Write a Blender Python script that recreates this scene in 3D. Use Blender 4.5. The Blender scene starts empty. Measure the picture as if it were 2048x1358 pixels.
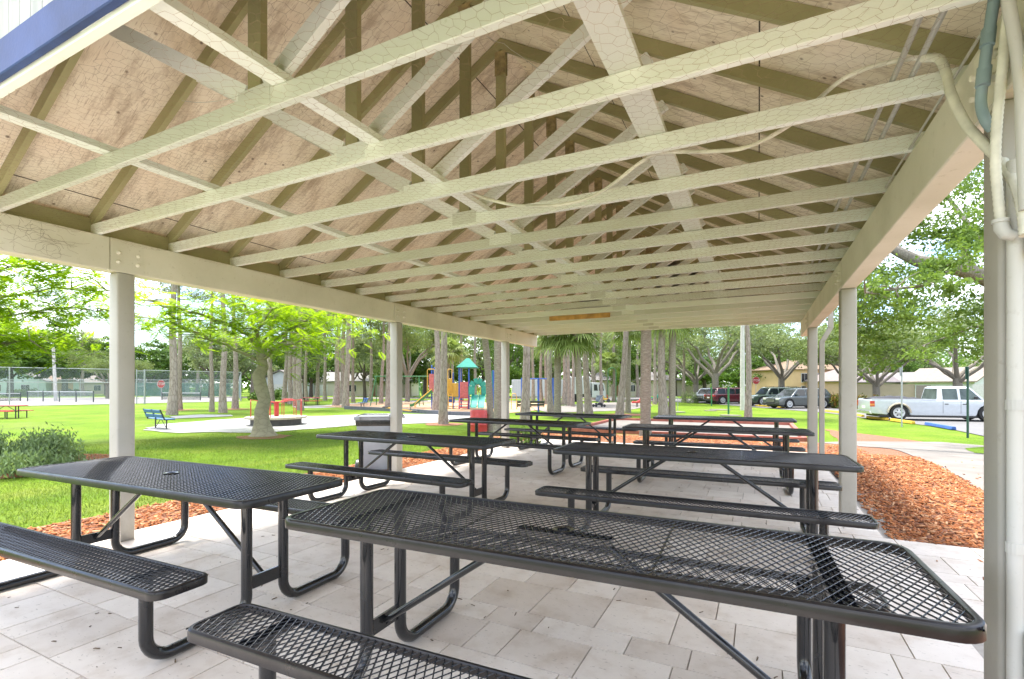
import bpy, bmesh, math, random
import numpy as np
from mathutils import Vector, Matrix

# ---------------------------------------------------------------- camera, sky, sun, exposure
S = bpy.context.scene
FOC, TH, VH, H = 985.0, math.radians(26.6), 773.0, 1.36      # focal px (2048 wide), yaw, horizon row, eye height
CT, ST = math.cos(TH), math.sin(TH)
cam = bpy.data.objects.new('camera', bpy.data.cameras.new('camera'))
S.collection.objects.link(cam)
cam.location = (0, 0, H)
cam.rotation_euler = (math.radians(90), 0, TH)
cam.data.sensor_width = 36
cam.data.lens = 36 * FOC / 2048
cam.data.shift_y = (VH - 679) / 2048
cam.data.clip_start = 0.05
cam.data.clip_end = 2000
S.camera = cam
S.render.resolution_x, S.render.resolution_y = 1024, 679

SUN_EL, SUN_AZ = math.radians(74), math.radians(285)       # azimuth clockwise from +Y; light from behind left
world = bpy.data.worlds.new('World'); S.world = world; world.use_nodes = True
wn, wl = world.node_tree.nodes, world.node_tree.links
for n in list(wn): wn.remove(n)
wo = wn.new('ShaderNodeOutputWorld'); bg = wn.new('ShaderNodeBackground')
sky = wn.new('ShaderNodeTexSky'); sky.sky_type = 'NISHITA'; sky.sun_disc = False
sky.sun_elevation = SUN_EL; sky.sun_rotation = SUN_AZ
sky.air_density = 1.0; sky.dust_density = 2.0; sky.ozone_density = 1.0
tc = wn.new('ShaderNodeTexCoord'); mp = wn.new('ShaderNodeMapping'); mp.inputs['Scale'].default_value = (1, 1, 2.6)
nz = wn.new('ShaderNodeTexNoise'); nz.inputs['Scale'].default_value = 2.6; nz.inputs['Detail'].default_value = 7
rmp = wn.new('ShaderNodeValToRGB'); rmp.color_ramp.elements[0].position = .43; rmp.color_ramp.elements[1].position = .62
mx = wn.new('ShaderNodeMixRGB'); mx.inputs['Color2'].default_value = (8.3, 8.3, 8.4, 1)
wl.new(tc.outputs['Generated'], mp.inputs['Vector']); wl.new(mp.outputs[0], nz.inputs['Vector'])
wl.new(nz.outputs['Fac'], rmp.inputs['Fac']); wl.new(rmp.outputs['Color'], mx.inputs['Fac'])
tint = wn.new('ShaderNodeMixRGB'); tint.blend_type = 'MULTIPLY'; tint.inputs[0].default_value = 1; tint.inputs[2].default_value = (.86, .94, 1.02, 1)
wl.new(sky.outputs['Color'], tint.inputs[1]); wl.new(tint.outputs[0], mx.inputs['Color1']); wl.new(mx.outputs['Color'], bg.inputs['Color'])
bg.inputs['Strength'].default_value = 0.12
wl.new(bg.outputs[0], wo.inputs['Surface'])

sun = bpy.data.objects.new('sun', bpy.data.lights.new('sun', 'SUN')); S.collection.objects.link(sun)
sun.data.energy = 2.4; sun.data.angle = math.radians(12); sun.data.color = (1, .96, .90)
sdir = Vector((math.sin(SUN_AZ) * math.cos(SUN_EL), math.cos(SUN_AZ) * math.cos(SUN_EL), math.sin(SUN_EL)))
sun.rotation_euler = sdir.to_track_quat('Z', 'Y').to_euler()
S.view_settings.view_transform = 'Standard'; S.view_settings.look = 'None'
S.view_settings.exposure = 2.14; S.view_settings.gamma = 1
S.cycles.use_denoising = True
S.cycles.max_bounces = 10; S.cycles.diffuse_bounces = 6; S.cycles.transparent_max_bounces = 16
S.cycles.glossy_bounces = 3; S.cycles.caustics_reflective = False; S.cycles.caustics_refractive = False

# ---------------------------------------------------------------- helpers
R = random.Random(7)
NP = np.random.default_rng(11)
COL = S.collection

def sstep(a, b, x):
    t = min(1, max(0, (x - a) / (b - a))); return t * t * (3 - 2 * t)
def gz(x, y):
    dx = max(-5.6 - x, 0, x - 3.0); dy = max(-4 - y, 0, y - 12.2)
    return -0.5 * sstep(0, 7.5, math.hypot(dx, dy))
def pt(u, v, d):
    l = (u - 1024) / FOC
    return Vector(((l * CT - ST) * d, (l * ST + CT) * d, H + (VH - v) / FOC * d))
def G(u, v):
    z = -.3
    for i in range(30):
        p = pt(u, v, (H - z) * FOC / (v - VH)); z = gz(p.x, p.y)
    return Vector((p.x, p.y, z))
def GD(u, d):
    p = pt(u, VH, d); return Vector((p.x, p.y, gz(p.x, p.y)))

def tag(o, label=None, cat=None, group=None, kind=None):
    if label: o['label'] = label
    if cat: o['category'] = cat
    if group: o['group'] = group
    if kind: o['kind'] = kind
    return o
def empty(name, label, cat, loc=(0, 0, 0), rz=0, group=None):
    o = bpy.data.objects.new(name, None); COL.objects.link(o)
    o.location = loc; o.rotation_euler = (0, 0, rz)
    return tag(o, label, cat, group)
def copy_tree(o, parent=None):
    c = o.copy(); COL.objects.link(c)
    if parent: c.parent = parent
    for ch in list(o.children): copy_tree(ch, c)
    return c

class MB:
    def __init__(s): s.v = []; s.f = []; s.m = []
    def add(s, vs, fs, mi=0):
        b = len(s.v); s.v += [tuple(v) for v in vs]; s.f += [tuple(b + i for i in f) for f in fs]; s.m += [mi] * len(fs)
    def box(s, x0, y0, z0, x1, y1, z1, mi=0):
        s.add([(x0,y0,z0),(x1,y0,z0),(x1,y1,z0),(x0,y1,z0),(x0,y0,z1),(x1,y0,z1),(x1,y1,z1),(x0,y1,z1)],
              [(0,3,2,1),(4,5,6,7),(0,1,5,4),(1,2,6,5),(2,3,7,6),(3,0,4,7)], mi)
    def bar(s, a, b, w, h, up=(0,0,1), mi=0):           # rectangular bar a->b, w across, h along up
        a = Vector(a); b = Vector(b); d = (b - a).normalized(); up = Vector(up)
        sd = d.cross(up)
        if sd.length < 1e-4: sd = d.cross(Vector((1, 0, 0)))
        sd.normalize(); u2 = sd.cross(d)
        o = [(-w/2,-h/2),(w/2,-h/2),(w/2,h/2),(-w/2,h/2)]
        vs = [p + sd*i + u2*j for p in (a, b) for i, j in o]
        s.add(vs, [(0,3,2,1),(4,5,6,7),(0,1,5,4),(1,2,6,5),(2,3,7,6),(3,0,4,7)], mi)
    def tube(s, pts, r, n=8, mi=0, caps=True):
        pts = [Vector(p) for p in pts]; k = len(pts)
        rs = r if isinstance(r, (list, tuple)) else [r] * k
        t0 = (pts[1] - pts[0]).normalized()
        nr = t0.cross(Vector((0,0,1)))
        if nr.length < .05: nr = t0.cross(Vector((1,0,0)))
        nr.normalize(); b = len(s.v)
        for i, p in enumerate(pts):
            t = (pts[min(i+1, k-1)] - pts[max(i-1, 0)]).normalized()
            nr = (nr - t * nr.dot(t)).normalized(); bn = t.cross(nr)
            for j in range(n):
                a = 2 * math.pi * j / n
                s.v.append(tuple(p + (nr * math.cos(a) + bn * math.sin(a)) * rs[i]))
        for i in range(k - 1):
            for j in range(n):
                s.f.append((b+i*n+j, b+i*n+(j+1)%n, b+(i+1)*n+(j+1)%n, b+(i+1)*n+j)); s.m.append(mi)
        if caps:
            s.f.append(tuple(b+j for j in reversed(range(n)))); s.m.append(mi)
            s.f.append(tuple(b+(k-1)*n+j for j in range(n))); s.m.append(mi)
    def lathe(s, prof, c=(0,0,0), n=20, mi=0, axis='z'):
        b = len(s.v)
        for r, z in prof:
            for j in range(n):
                a = 2*math.pi*j/n; x, y = r*math.cos(a), r*math.sin(a)
                p = (x, y, z) if axis == 'z' else ((z, x, y) if axis == 'x' else (x, z, y))
                s.v.append((c[0]+p[0], c[1]+p[1], c[2]+p[2]))
        for i in range(len(prof)-1):
            for j in range(n):
                s.f.append((b+i*n+j, b+i*n+(j+1)%n, b+(i+1)*n+(j+1)%n, b+(i+1)*n+j)); s.m.append(mi)
        s.f.append(tuple(b+j for j in range(n))); s.m.append(mi)
        s.f.append(tuple(b+(len(prof)-1)*n+j for j in range(n))); s.m.append(mi)
    def prism(s, poly, off, mi=0):                       # poly: 3-D points, extruded by off
        k = len(poly); poly = [Vector(p) for p in poly]; off = Vector(off)
        s.add(poly + [p + off for p in poly],
              [tuple(range(k)), tuple(range(2*k-1, k-1, -1))] + [(i, i+k, (i+1)%k+k, (i+1)%k) for i in range(k)], mi)
    def loft(s, rings, mi=0, caps=True):
        b = len(s.v); n = len(rings[0])
        for r in rings: s.v += [tuple(p) for p in r]
        for i in range(len(rings)-1):
            for j in range(n):
                s.f.append((b+i*n+j, b+i*n+(j+1)%n, b+(i+1)*n+(j+1)%n, b+(i+1)*n+j)); s.m.append(mi)
        if caps:
            s.f.append(tuple(b+j for j in reversed(range(n)))); s.m.append(mi)
            s.f.append(tuple(b+(len(rings)-1)*n+j for j in range(n))); s.m.append(mi)
    def build(s, name, mats, parent=None, smooth=False, bevel=0, seg=2, fix=True):
        me = bpy.data.meshes.new(name); me.from_pydata(s.v, [], s.f)
        if not isinstance(mats, (list, tuple)): mats = [mats]
        for m in mats: me.materials.append(m)
        if any(s.m): me.polygons.foreach_set('material_index', s.m)
        if fix or bevel:
            bm = bmesh.new(); bm.from_mesh(me)
            if fix: bmesh.ops.recalc_face_normals(bm, faces=bm.faces)
            if bevel:
                es = [e for e in bm.edges if len(e.link_faces) == 2 and e.calc_face_angle(0) > .6]
                bmesh.ops.bevel(bm, geom=es, offset=bevel, segments=seg, affect='EDGES', profile=.5, clamp_overlap=True)
            bm.to_mesh(me); bm.free()
        if smooth:
            me.polygons.foreach_set('use_smooth', [True]*len(me.polygons))
            try: me.set_sharp_from_angle(angle=math.radians(38))
            except Exception: pass
        o = bpy.data.objects.new(name, me); COL.objects.link(o)
        if parent: o.parent = parent
        return o

def np_mesh(name, V, F, mat, parent=None, smooth=False):  # V (n,3), F (m,k) all the same size
    V = np.asarray(V, np.float32).reshape(-1, 3); F = np.asarray(F, np.int32)
    me = bpy.data.meshes.new(name); k = F.shape[1]
    me.vertices.add(len(V)); me.vertices.foreach_set('co', V.ravel())
    me.loops.add(F.size); me.loops.foreach_set('vertex_index', F.ravel())
    me.polygons.add(len(F)); me.polygons.foreach_set('loop_start', np.arange(0, F.size, k, dtype=np.int32))
    me.materials.append(mat); me.update(calc_edges=True)
    if smooth: me.polygons.foreach_set('use_smooth', [True]*len(F))
    o = bpy.data.objects.new(name, me); COL.objects.link(o)
    if parent: o.parent = parent
    return o

# ---------------------------------------------------------------- materials
def mk(name):
    m = bpy.data.materials.new(name); m.use_nodes = True
    nt = m.node_tree; b = nt.nodes['Principled BSDF']; return m, nt, b
def ramp(nt, pts):
    r = nt.nodes.new('ShaderNodeValToRGB'); e = r.color_ramp.elements
    while len(e) < len(pts): e.new(.5)
    for x, (p, c) in zip(e, pts): x.position = p; x.color = (*c, 1) if len(c) == 3 else c
    return r
def coords(nt, scale=(1,1,1), kind='Object'):
    t = nt.nodes.new('ShaderNodeTexCoord'); m = nt.nodes.new('ShaderNodeMapping'); m.inputs['Scale'].default_value = scale
    nt.links.new(t.outputs[kind], m.inputs['Vector']); return m.outputs[0]
def worldpos(nt, scale=(1,1,1)):
    t = nt.nodes.new('ShaderNodeNewGeometry'); m = nt.nodes.new('ShaderNodeMapping'); m.inputs['Scale'].default_value = scale
    nt.links.new(t.outputs['Position'], m.inputs['Vector']); return m.outputs[0]
def noise(nt, vec, scale, detail=4, rough=.55):
    n = nt.nodes.new('ShaderNodeTexNoise'); n.inputs['Scale'].default_value = scale
    n.inputs['Detail'].default_value = detail; n.inputs['Roughness'].default_value = rough
    nt.links.new(vec, n.inputs['Vector']); return n.outputs['Fac']
def mixc(nt, fac, a, b, mode='MIX'):
    m = nt.nodes.new('ShaderNodeMixRGB'); m.blend_type = mode
    for i, x in ((0, fac), (1, a), (2, b)):
        if isinstance(x, (int, float)): m.inputs[i].default_value = x
        elif isinstance(x, tuple): m.inputs[i].default_value = (*x, 1)[:4]
        else: nt.links.new(x, m.inputs[i])
    return m.outputs[0]
def bump(nt, b, h, strength=.3, dist=.01):
    n = nt.nodes.new('ShaderNodeBump'); n.inputs['Strength'].default_value = strength; n.inputs['Distance'].default_value = dist
    nt.links.new(h, n.inputs['Height']); nt.links.new(n.outputs[0], b.inputs['Normal'])
def island(nt):
    g = nt.nodes.new('ShaderNodeNewGeometry'); return g.outputs['Random Per Island']

def plain(name, col, rough=.5, metal=0, var=.12, scale=6, bmp=0, coat=0):
    m, nt, b = mk(name)
    b.inputs['Roughness'].default_value = rough; b.inputs['Metallic'].default_value = metal
    if coat: b.inputs['Coat Weight'].default_value = coat; b.inputs['Coat Roughness'].default_value = .08
    v = coords(nt); n = noise(nt, v, scale, 6)
    r = ramp(nt, [(.3, tuple(c*(1-var) for c in col)), (.7, tuple(min(1, c*(1+var)) for c in col))])
    nt.links.new(n, r.inputs[0]); nt.links.new(r.outputs[0], b.inputs['Base Color'])
    if bmp: bump(nt, b, noise(nt, v, scale*12, 3), bmp, .004)
    return m

def leafmat(name, cols, trans=.35, rough=.6):
    m, nt, b = mk(name); nt.nodes.remove(b); out = nt.nodes['Material Output']
    k = len(cols); r = ramp(nt, [(i/(max(1, k-1)), c) for i, c in enumerate(cols)])
    nt.links.new(island(nt), r.inputs[0])
    n = noise(nt, coords(nt), .9, 2)
    col = mixc(nt, .5, r.outputs[0], mixc(nt, n, tuple(c*.6 for c in cols[0]), tuple(min(1, c*1.25) for c in cols[-1])))
    p = nt.nodes.new('ShaderNodeBsdfPrincipled'); p.inputs['Roughness'].default_value = rough
    p.inputs['Specular IOR Level'].default_value = .25
    t = nt.nodes.new('ShaderNodeBsdfTranslucent'); ms = nt.nodes.new('ShaderNodeMixShader'); ms.inputs[0].default_value = trans
    nt.links.new(col, p.inputs['Base Color'])
    nt.links.new(mixc(nt, 1.0, col, (1.5, 1.5, .8), 'MULTIPLY'), t.inputs['Color'])
    nt.links.new(p.outputs[0], ms.inputs[1]); nt.links.new(t.outputs[0], ms.inputs[2]); nt.links.new(ms.outputs[0], out.inputs['Surface'])
    return m

def wood_paint(name, col, dirt, amt=.45, base=False):
    m, nt, b = mk(name); b.inputs['Roughness'].default_value = .62
    v = worldpos(nt); g = noise(nt, v, 1.3, 6); f = noise(nt, v, 22, 5, .7)
    r = ramp(nt, [(.42, (0,0,0)), (.75, (1,1,1))]); nt.links.new(g, r.inputs[0])
    r2 = ramp(nt, [(.6, (0,0,0)), (.72, (1,1,1))]); nt.links.new(f, r2.inputs[0])
    a = mixc(nt, r.outputs[0], col, tuple(c*(1-amt)+d*amt for c, d in zip(col, dirt)))
    sp = nt.nodes.new('ShaderNodeMath'); sp.operation = 'MULTIPLY'; sp.inputs[1].default_value = .35; nt.links.new(r2.outputs[0], sp.inputs[0])
    oi = nt.nodes.new('ShaderNodeObjectInfo'); tn = ramp(nt, [(0, (.80, .79, .75)), (.5, (1, 1, 1)), (1, (1.06, 1.05, 1.03))]); nt.links.new(oi.outputs['Random'], tn.inputs[0])
    nt.links.new(mixc(nt, 1.0, mixc(nt, sp.outputs[0], a, dirt), tn.outputs[0], 'MULTIPLY'), b.inputs['Base Color'])
    if base:                                             # splashed dirt and scuffs near the paving
        fc = b.inputs['Base Color'].links[0].from_socket; sz = nt.nodes.new('ShaderNodeSeparateXYZ'); nt.links.new(worldpos(nt), sz.inputs[0])
        ad = nt.nodes.new('ShaderNodeMath'); ad.operation = 'MULTIPLY_ADD'; ad.inputs[1].default_value = .55; nt.links.new(noise(nt, worldpos(nt, (1, 1, .5)), 7, 6, .7), ad.inputs[0]); nt.links.new(sz.outputs[2], ad.inputs[2])
        rb_ = ramp(nt, [(.22, (1,1,1)), (.48, (0,0,0))]); nt.links.new(ad.outputs[0], rb_.inputs[0])
        nt.links.new(mixc(nt, mixc(nt, .6, (0,0,0), rb_.outputs[0]), fc, (.20, .17, .12)), b.inputs['Base Color'])
    bump(nt, b, noise(nt, worldpos(nt, (1, 1, 1)), 60, 4), .25, .003)
    return m

M = {}
M['chord'] = wood_paint('cream_wood_paint', (.83, .87, .83), (.48, .50, .32), .22)
M['rafter'] = wood_paint('greenish_rafter_paint', (.38, .365, .19), (.15, .14, .04), .5)
M['beam'] = wood_paint('beam_paint', (.78, .75, .67), (.36, .34, .22), .4)
M['post'] = wood_paint('post_paint', (.46, .445, .41), (.28, .26, .20), .4, True)
M['pipe'] = wood_paint('painted_conduit', (.52, .52, .49), (.30, .28, .23), .35)
M['greypipe'] = plain('grey_plastic_conduit', (.22, .30, .32), .5)
M['flex'] = plain('flexible_conduit_sheath', (.66, .65, .56), .55, var=.25, scale=9)
M['blue_trim'] = plain('blue_trim_paint', (.03, .06, .20), .5, var=.25, scale=5, bmp=.2)
M['rust'] = plain('rusty_galvanised_wire', (.30, .215, .135), .7, var=.5, scale=2)
M['plate'] = plain('rusty_gusset_steel', (.33, .27, .13), .6, .2, var=.5, scale=14)
M['orange_wood'] = plain('bare_orange_wood', (.58, .33, .11), .7, var=.3, scale=8)
M['steel'] = plain('bolt_steel', (.55, .54, .48), .45, .5)
# plywood sheathing with seams, knots and stains
def plywood():
    m, nt, b = mk('painted_plywood'); b.inputs['Roughness'].default_value = .8
    v = worldpos(nt)
    base = ramp(nt, [(.3, (.74, .63, .48)), (.5, (.89, .82, .69)), (.7, (.84, .725, .59))]); nt.links.new(noise(nt, v, 1.1, 7, .6), base.inputs[0])
    st = ramp(nt, [(.50, (0,0,0)), (.66, (1,1,1))]); nt.links.new(noise(nt, worldpos(nt, (1, 3.5, 1)), 2.2, 7, .72), st.inputs[0])
    kn = nt.nodes.new('ShaderNodeTexVoronoi'); kn.inputs['Scale'].default_value = 8; nt.links.new(v, kn.inputs['Vector'])
    kr = ramp(nt, [(.05, (1,1,1)), (.12, (0,0,0))]); nt.links.new(kn.outputs['Distance'], kr.inputs[0])
    c = mixc(nt, mixc(nt, .62, (0,0,0), st.outputs[0]), base.outputs[0], (.34, .24, .15))
    c = mixc(nt, mixc(nt, .8, (0,0,0), kr.outputs[0]), c, (.10, .06, .03))
    sp = nt.nodes.new('ShaderNodeSeparateXYZ'); nt.links.new(worldpos(nt, (1/1.22, 1/1.22, 1)), sp.inputs[0])
    fr = nt.nodes.new('ShaderNodeMath'); fr.operation = 'FRACT'; nt.links.new(sp.outputs[0], fr.inputs[0])
    lt = nt.nodes.new('ShaderNodeMath'); lt.operation = 'LESS_THAN'; lt.inputs[1].default_value = .007; nt.links.new(fr.outputs[0], lt.inputs[0])
    c = mixc(nt, lt.outputs[0], c, (.05, .035, .02))
    gr = ramp(nt, [(.56, (0,0,0)), (.66, (1,1,1))]); nt.links.new(noise(nt, worldpos(nt, (2, 26, 2)), 5, 4, .6), gr.inputs[0])
    c = mixc(nt, mixc(nt, .5, (0,0,0), gr.outputs[0]), c, (.30, .20, .12))
    nt.links.new(c, b.inputs['Base Color']); bump(nt, b, noise(nt, v, 40, 5), .35, .004)
    return m
M['ply'] = plywood()
def siding():
    m, nt, b = mk('grey_board_siding'); b.inputs['Roughness'].default_value = .7
    r = ramp(nt, [(.35, (.40, .40, .38)), (.65, (.56, .56, .53))]); nt.links.new(noise(nt, worldpos(nt, (1, 1, .15)), 9, 6), r.inputs[0])
    nt.links.new(r.outputs[0], b.inputs['Base Color']); return m
M['siding'] = siding()
M['shingle'] = plain('roof_shingles', (.20, .19, .18), .9, var=.35, scale=14)
# coated black steel of the tables
def blacksteel(name, col=(.008, .0085, .010), dusty=.06, ro=.13, coat=.5, spec=.45):
    m, nt, b = mk(name); v = coords(nt)
    r = ramp(nt, [(.45, col), (.8, tuple(c*(1-dusty)+.20*dusty for c in col))]); nt.links.new(noise(nt, v, 7, 8, .7), r.inputs[0])
    nt.links.new(r.outputs[0], b.inputs['Base Color'])
    rr = ramp(nt, [(.3, (ro,)*3), (.7, (ro+.17,)*3)]); nt.links.new(noise(nt, v, 11, 5), rr.inputs[0]); nt.links.new(rr.outputs[0], b.inputs['Roughness'])
    bump(nt, b, noise(nt, v, 55, 3), .12, .003)
    b.inputs['Coat Weight'].default_value = coat; b.inputs['Coat Roughness'].default_value = .08; b.inputs['Specular IOR Level'].default_value = spec
    return m
M['black'] = blacksteel('black_plastic_coated_steel')
M['band'] = blacksteel('black_table_rim', (.010, .008, .009), .07, .24, .2, .28)
M['meshblack'] = blacksteel('black_expanded_mesh', (.010, .013, .019), .06, .10, .7, .5)  # base colour tinted blue to paint in the cool sheen of the mesh
# travertine pavers
def travertine():
    m, nt, b = mk('travertine_pavers'); b.inputs['Roughness'].default_value = .55
    v = worldpos(nt); i = island(nt)
    t = ramp(nt, [(0, (.62, .545, .47)), (.5, (.685, .61, .53)), (1, (.74, .67, .59))]); nt.links.new(i, t.inputs[0])
    cl = ramp(nt, [(.3, (.80, .74, .68)), (.5, (.98, .965, .95)), (.7, (1.05, 1.045, 1.04))]); nt.links.new(noise(nt, v, 4, 8, .65), cl.inputs[0])
    c = mixc(nt, 1.0, t.outputs[0], cl.outputs[0], 'MULTIPLY')
    ho = ramp(nt, [(.66, (0,0,0)), (.70, (1,1,1))]); nt.links.new(noise(nt, worldpos(nt, (1, 2.4, 1)), 34, 3, .5), ho.inputs[0])
    c = mixc(nt, mixc(nt, .55, (0,0,0), ho.outputs[0]), c, (.27, .21, .15))
    st = ramp(nt, [(.62, (0,0,0)), (.8, (1,1,1))]); nt.links.new(noise(nt, v, .9, 4), st.inputs[0])
    c = mixc(nt, mixc(nt, .25, (0,0,0), st.outputs[0]), c, (.42, .33, .24))
    nt.links.new(c, b.inputs['Base Color']); bump(nt, b, noise(nt, v, 30, 5), .2, .004)
    return m
M['trav'] = travertine()
M['joint'] = plain('paver_joint_sand', (.36, .32, .275), .9, scale=30)
def grassmat():
    m, nt, b = mk('lawn_grass'); b.inputs['Roughness'].default_value = .9; b.inputs['Specular IOR Level'].default_value = .1
    v = worldpos(nt)
    a = ramp(nt, [(.3, (.075, .145, .010)), (.5, (.115, .195, .014)), (.72, (.17, .215, .03))]); nt.links.new(noise(nt, v, .45, 6, .6), a.inputs[0])
    dry = ramp(nt, [(.52, (0,0,0)), (.72, (1,1,1))]); nt.links.new(noise(nt, v, .16, 5, .65), dry.inputs[0])
    f = ramp(nt, [(.32, (.42, .46, .38)), (.68, (1.5, 1.42, 1.4))]); nt.links.new(noise(nt, v, 26, 5, .75), f.inputs[0])
    c = mixc(nt, 1.0, mixc(nt, mixc(nt, .6, (0,0,0), dry.outputs[0]), a.outputs[0], (.17, .18, .06)), f.outputs[0], 'MULTIPLY')
    nt.links.new(c, b.inputs['Base Color']); bump(nt, b, noise(nt, v, 45, 4, .8), .8, .03)
    return m
M['lawn'] = grassmat()
M['blade'] = leafmat('grass_blades', [(.045, .11, .008), (.12, .20, .014), (.22, .26, .06)], .35)
def mulchmat():
    m, nt, b = mk('bark_mulch'); b.inputs['Roughness'].default_value = .95
    v = worldpos(nt); vo = nt.nodes.new('ShaderNodeTexVoronoi'); vo.inputs['Scale'].default_value = 24; nt.links.new(worldpos(nt, (1, 2.2, 1)), vo.inputs['Vector'])
    r = ramp(nt, [(0, (.14, .05, .02)), (.45, (.27, .10, .045)), (1, (.36, .17, .09))]); nt.links.new(vo.outputs['Color'], r.inputs[0])
    nt.links.new(mixc(nt, .5, r.outputs[0], mixc(nt, noise(nt, v, 1.2, 5), (.17, .07, .03), (.34, .17, .11))), b.inputs['Base Color'])
    bump(nt, b, vo.outputs['Distance'], .9, .03); return m
M['mulch'] = mulchmat()
def chipmat():
    m, nt, b = mk('mulch_chips'); b.inputs['Roughness'].default_value = .9
    r = ramp(nt, [(0, (.12, .045, .018)), (.35, (.32, .10, .028)), (.7, (.44, .16, .05)), (1, (.48, .28, .15))]); nt.links.new(island(nt), r.inputs[0])
    nt.links.new(r.outputs[0], b.inputs['Base Color']); return m
M['chip'] = chipmat()
M['sand'] = plain('white_sand', (.29, .28, .265), .95, var=.2, scale=3, bmp=.8)
M['concrete'] = plain('pale_concrete', (.175, .155, .133), .85, var=.2, scale=1.6, bmp=.3)
M['asphalt'] = plain('sun_bleached_asphalt', (.135, .13, .125), .9, var=.12, scale=.8, bmp=.3)
M['court'] = plain('tennis_court_surface', (.22, .195, .19), .85, var=.1, scale=.3)
M['courtline'] = plain('court_line_paint', (.6, .6, .58), .7)
M['playsurf'] = plain('tan_playground_mulch', (.42, .26, .15), .95, var=.25, scale=5, bmp=.6)
M['redcurb'] = plain('red_painted_curb', (.33, .095, .065), .7, var=.3, scale=4)
M['rubber'] = plain('grey_rubber_border', (.10, .105, .12), .8, var=.2)
def bark(name, c0, c1, c2, sc=(9, 9, 2.2), bs=.9):
    m, nt, b = mk(name); b.inputs['Roughness'].default_value = .95; b.inputs['Specular IOR Level'].default_value = .1
    v = coords(nt, sc); vo = nt.nodes.new('ShaderNodeTexVoronoi'); vo.feature = 'DISTANCE_TO_EDGE'; vo.inputs['Scale'].default_value = 1
    wv = nt.nodes.new('ShaderNodeVectorMath'); wv.operation = 'ADD'
    nn = nt.nodes.new('ShaderNodeTexNoise'); nn.inputs['Scale'].default_value = 1.5; nt.links.new(v, nn.inputs['Vector'])
    nt.links.new(v, wv.inputs[0]); nt.links.new(nn.outputs['Color'], wv.inputs[1]); nt.links.new(wv.outputs[0], vo.inputs['Vector'])
    r = ramp(nt, [(.0, c0), (.10, c1), (.5, c2)]); nt.links.new(vo.outputs['Distance'], r.inputs[0])
    c = mixc(nt, noise(nt, v, .35, 5), r.outputs[0], tuple(x*.8 for x in c1))
    nt.links.new(c, b.inputs['Base Color']); bump(nt, b, vo.outputs['Distance'], bs, .05); return m
M['pinebark'] = bark('pine_bark', (.15, .11, .085), (.34, .285, .24), (.45, .39, .345))
M['palmbark'] = bark('palm_bark', (.17, .14, .10), (.30, .26, .205), (.40, .36, .30), (5, 5, 16), .7)
M['oakbark'] = bark('oak_bark', (.13, .11, .095), (.26, .235, .20), (.33, .30, .265), (16, 16, 7), .6)
M['smoothbark'] = bark('smooth_grey_bark', (.22, .19, .135), (.33, .29, .21), (.38, .345, .27), (3, 3, 5), .15)
M['darkbark'] = bark('dark_bark', (.05, .04, .03), (.12, .10, .08), (.17, .15, .12), (12, 12, 4), .6)
M['oakleaf'] = leafmat('oak_leaves', [(.065, .10, .035), (.125, .175, .06), (.21, .265, .10)], .35)
M['nearleaf'] = leafmat('near_oak_leaves', [(.055, .105, .02), (.11, .19, .03), (.20, .29, .07)], .4)
M['paleleaf'] = leafmat('pale_oak_leaves', [(.12, .165, .08), (.19, .245, .12), (.27, .32, .17)], .35)
M['darkleaf'] = leafmat('dark_evergreen_leaves', [(.025, .06, .014), (.055, .12, .02), (.12, .20, .035)], .3)
M['midleaf'] = leafmat('broad_green_leaves', [(.035, .085, .015), (.08, .155, .025), (.15, .24, .04)], .3)
M['poinleaf'] = leafmat('feathery_lime_leaves', [(.10, .19, .008), (.20, .33, .010), (.32, .43, .018)], .58)
M['pineleaf'] = leafmat('pine_needles', [(.10, .13, .055), (.16, .195, .085), (.23, .26, .13)], .3)
M['palmleaf'] = leafmat('palm_fronds', [(.08, .13, .03), (.15, .21, .055), (.24, .30, .10)], .35)
M['shrubleaf'] = leafmat('juniper_sprays', [(.065, .115, .045), (.13, .20, .085), (.26, .33, .16)], .3)
M['hedgeleaf'] = leafmat('clipped_hedge_leaves', [(.04, .09, .02), (.09, .16, .04), (.15, .22, .06)], .25)
M['crotonleaf'] = leafmat('croton_leaves', [(.03, .08, .01), (.10, .16, .02), (.42, .28, .03), (.06, .11, .015), (.38, .11, .02), (.04, .05, .015)], .3)

# ---------------------------------------------------------------- ground, patio, beds
def axis(lo, hi, dense0, dense1, step):
    a = list(np.arange(dense0, dense1 + 1e-6, step)); s = step; x = dense1
    while x < hi: s *= 1.35; x += s; a.append(x)
    s = step; x = dense0
    while x > lo: s *= 1.35; x -= s; a.insert(0, x)
    return a
def ground():
    xs, ys = axis(-700, 700, -18, 16, .5), axis(-60, 900, -10, 26, .5)
    V = [(x, y, gz(x, y) - .02) for y in ys for x in xs]; n = len(xs)
    F = [(j*n+i, j*n+i+1, (j+1)*n+i+1, (j+1)*n+i) for j in range(len(ys)-1) for i in range(n-1)]
    return tag(np_mesh('lawn', V, F, M['lawn'], smooth=True), kind='structure')
ground()

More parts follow.
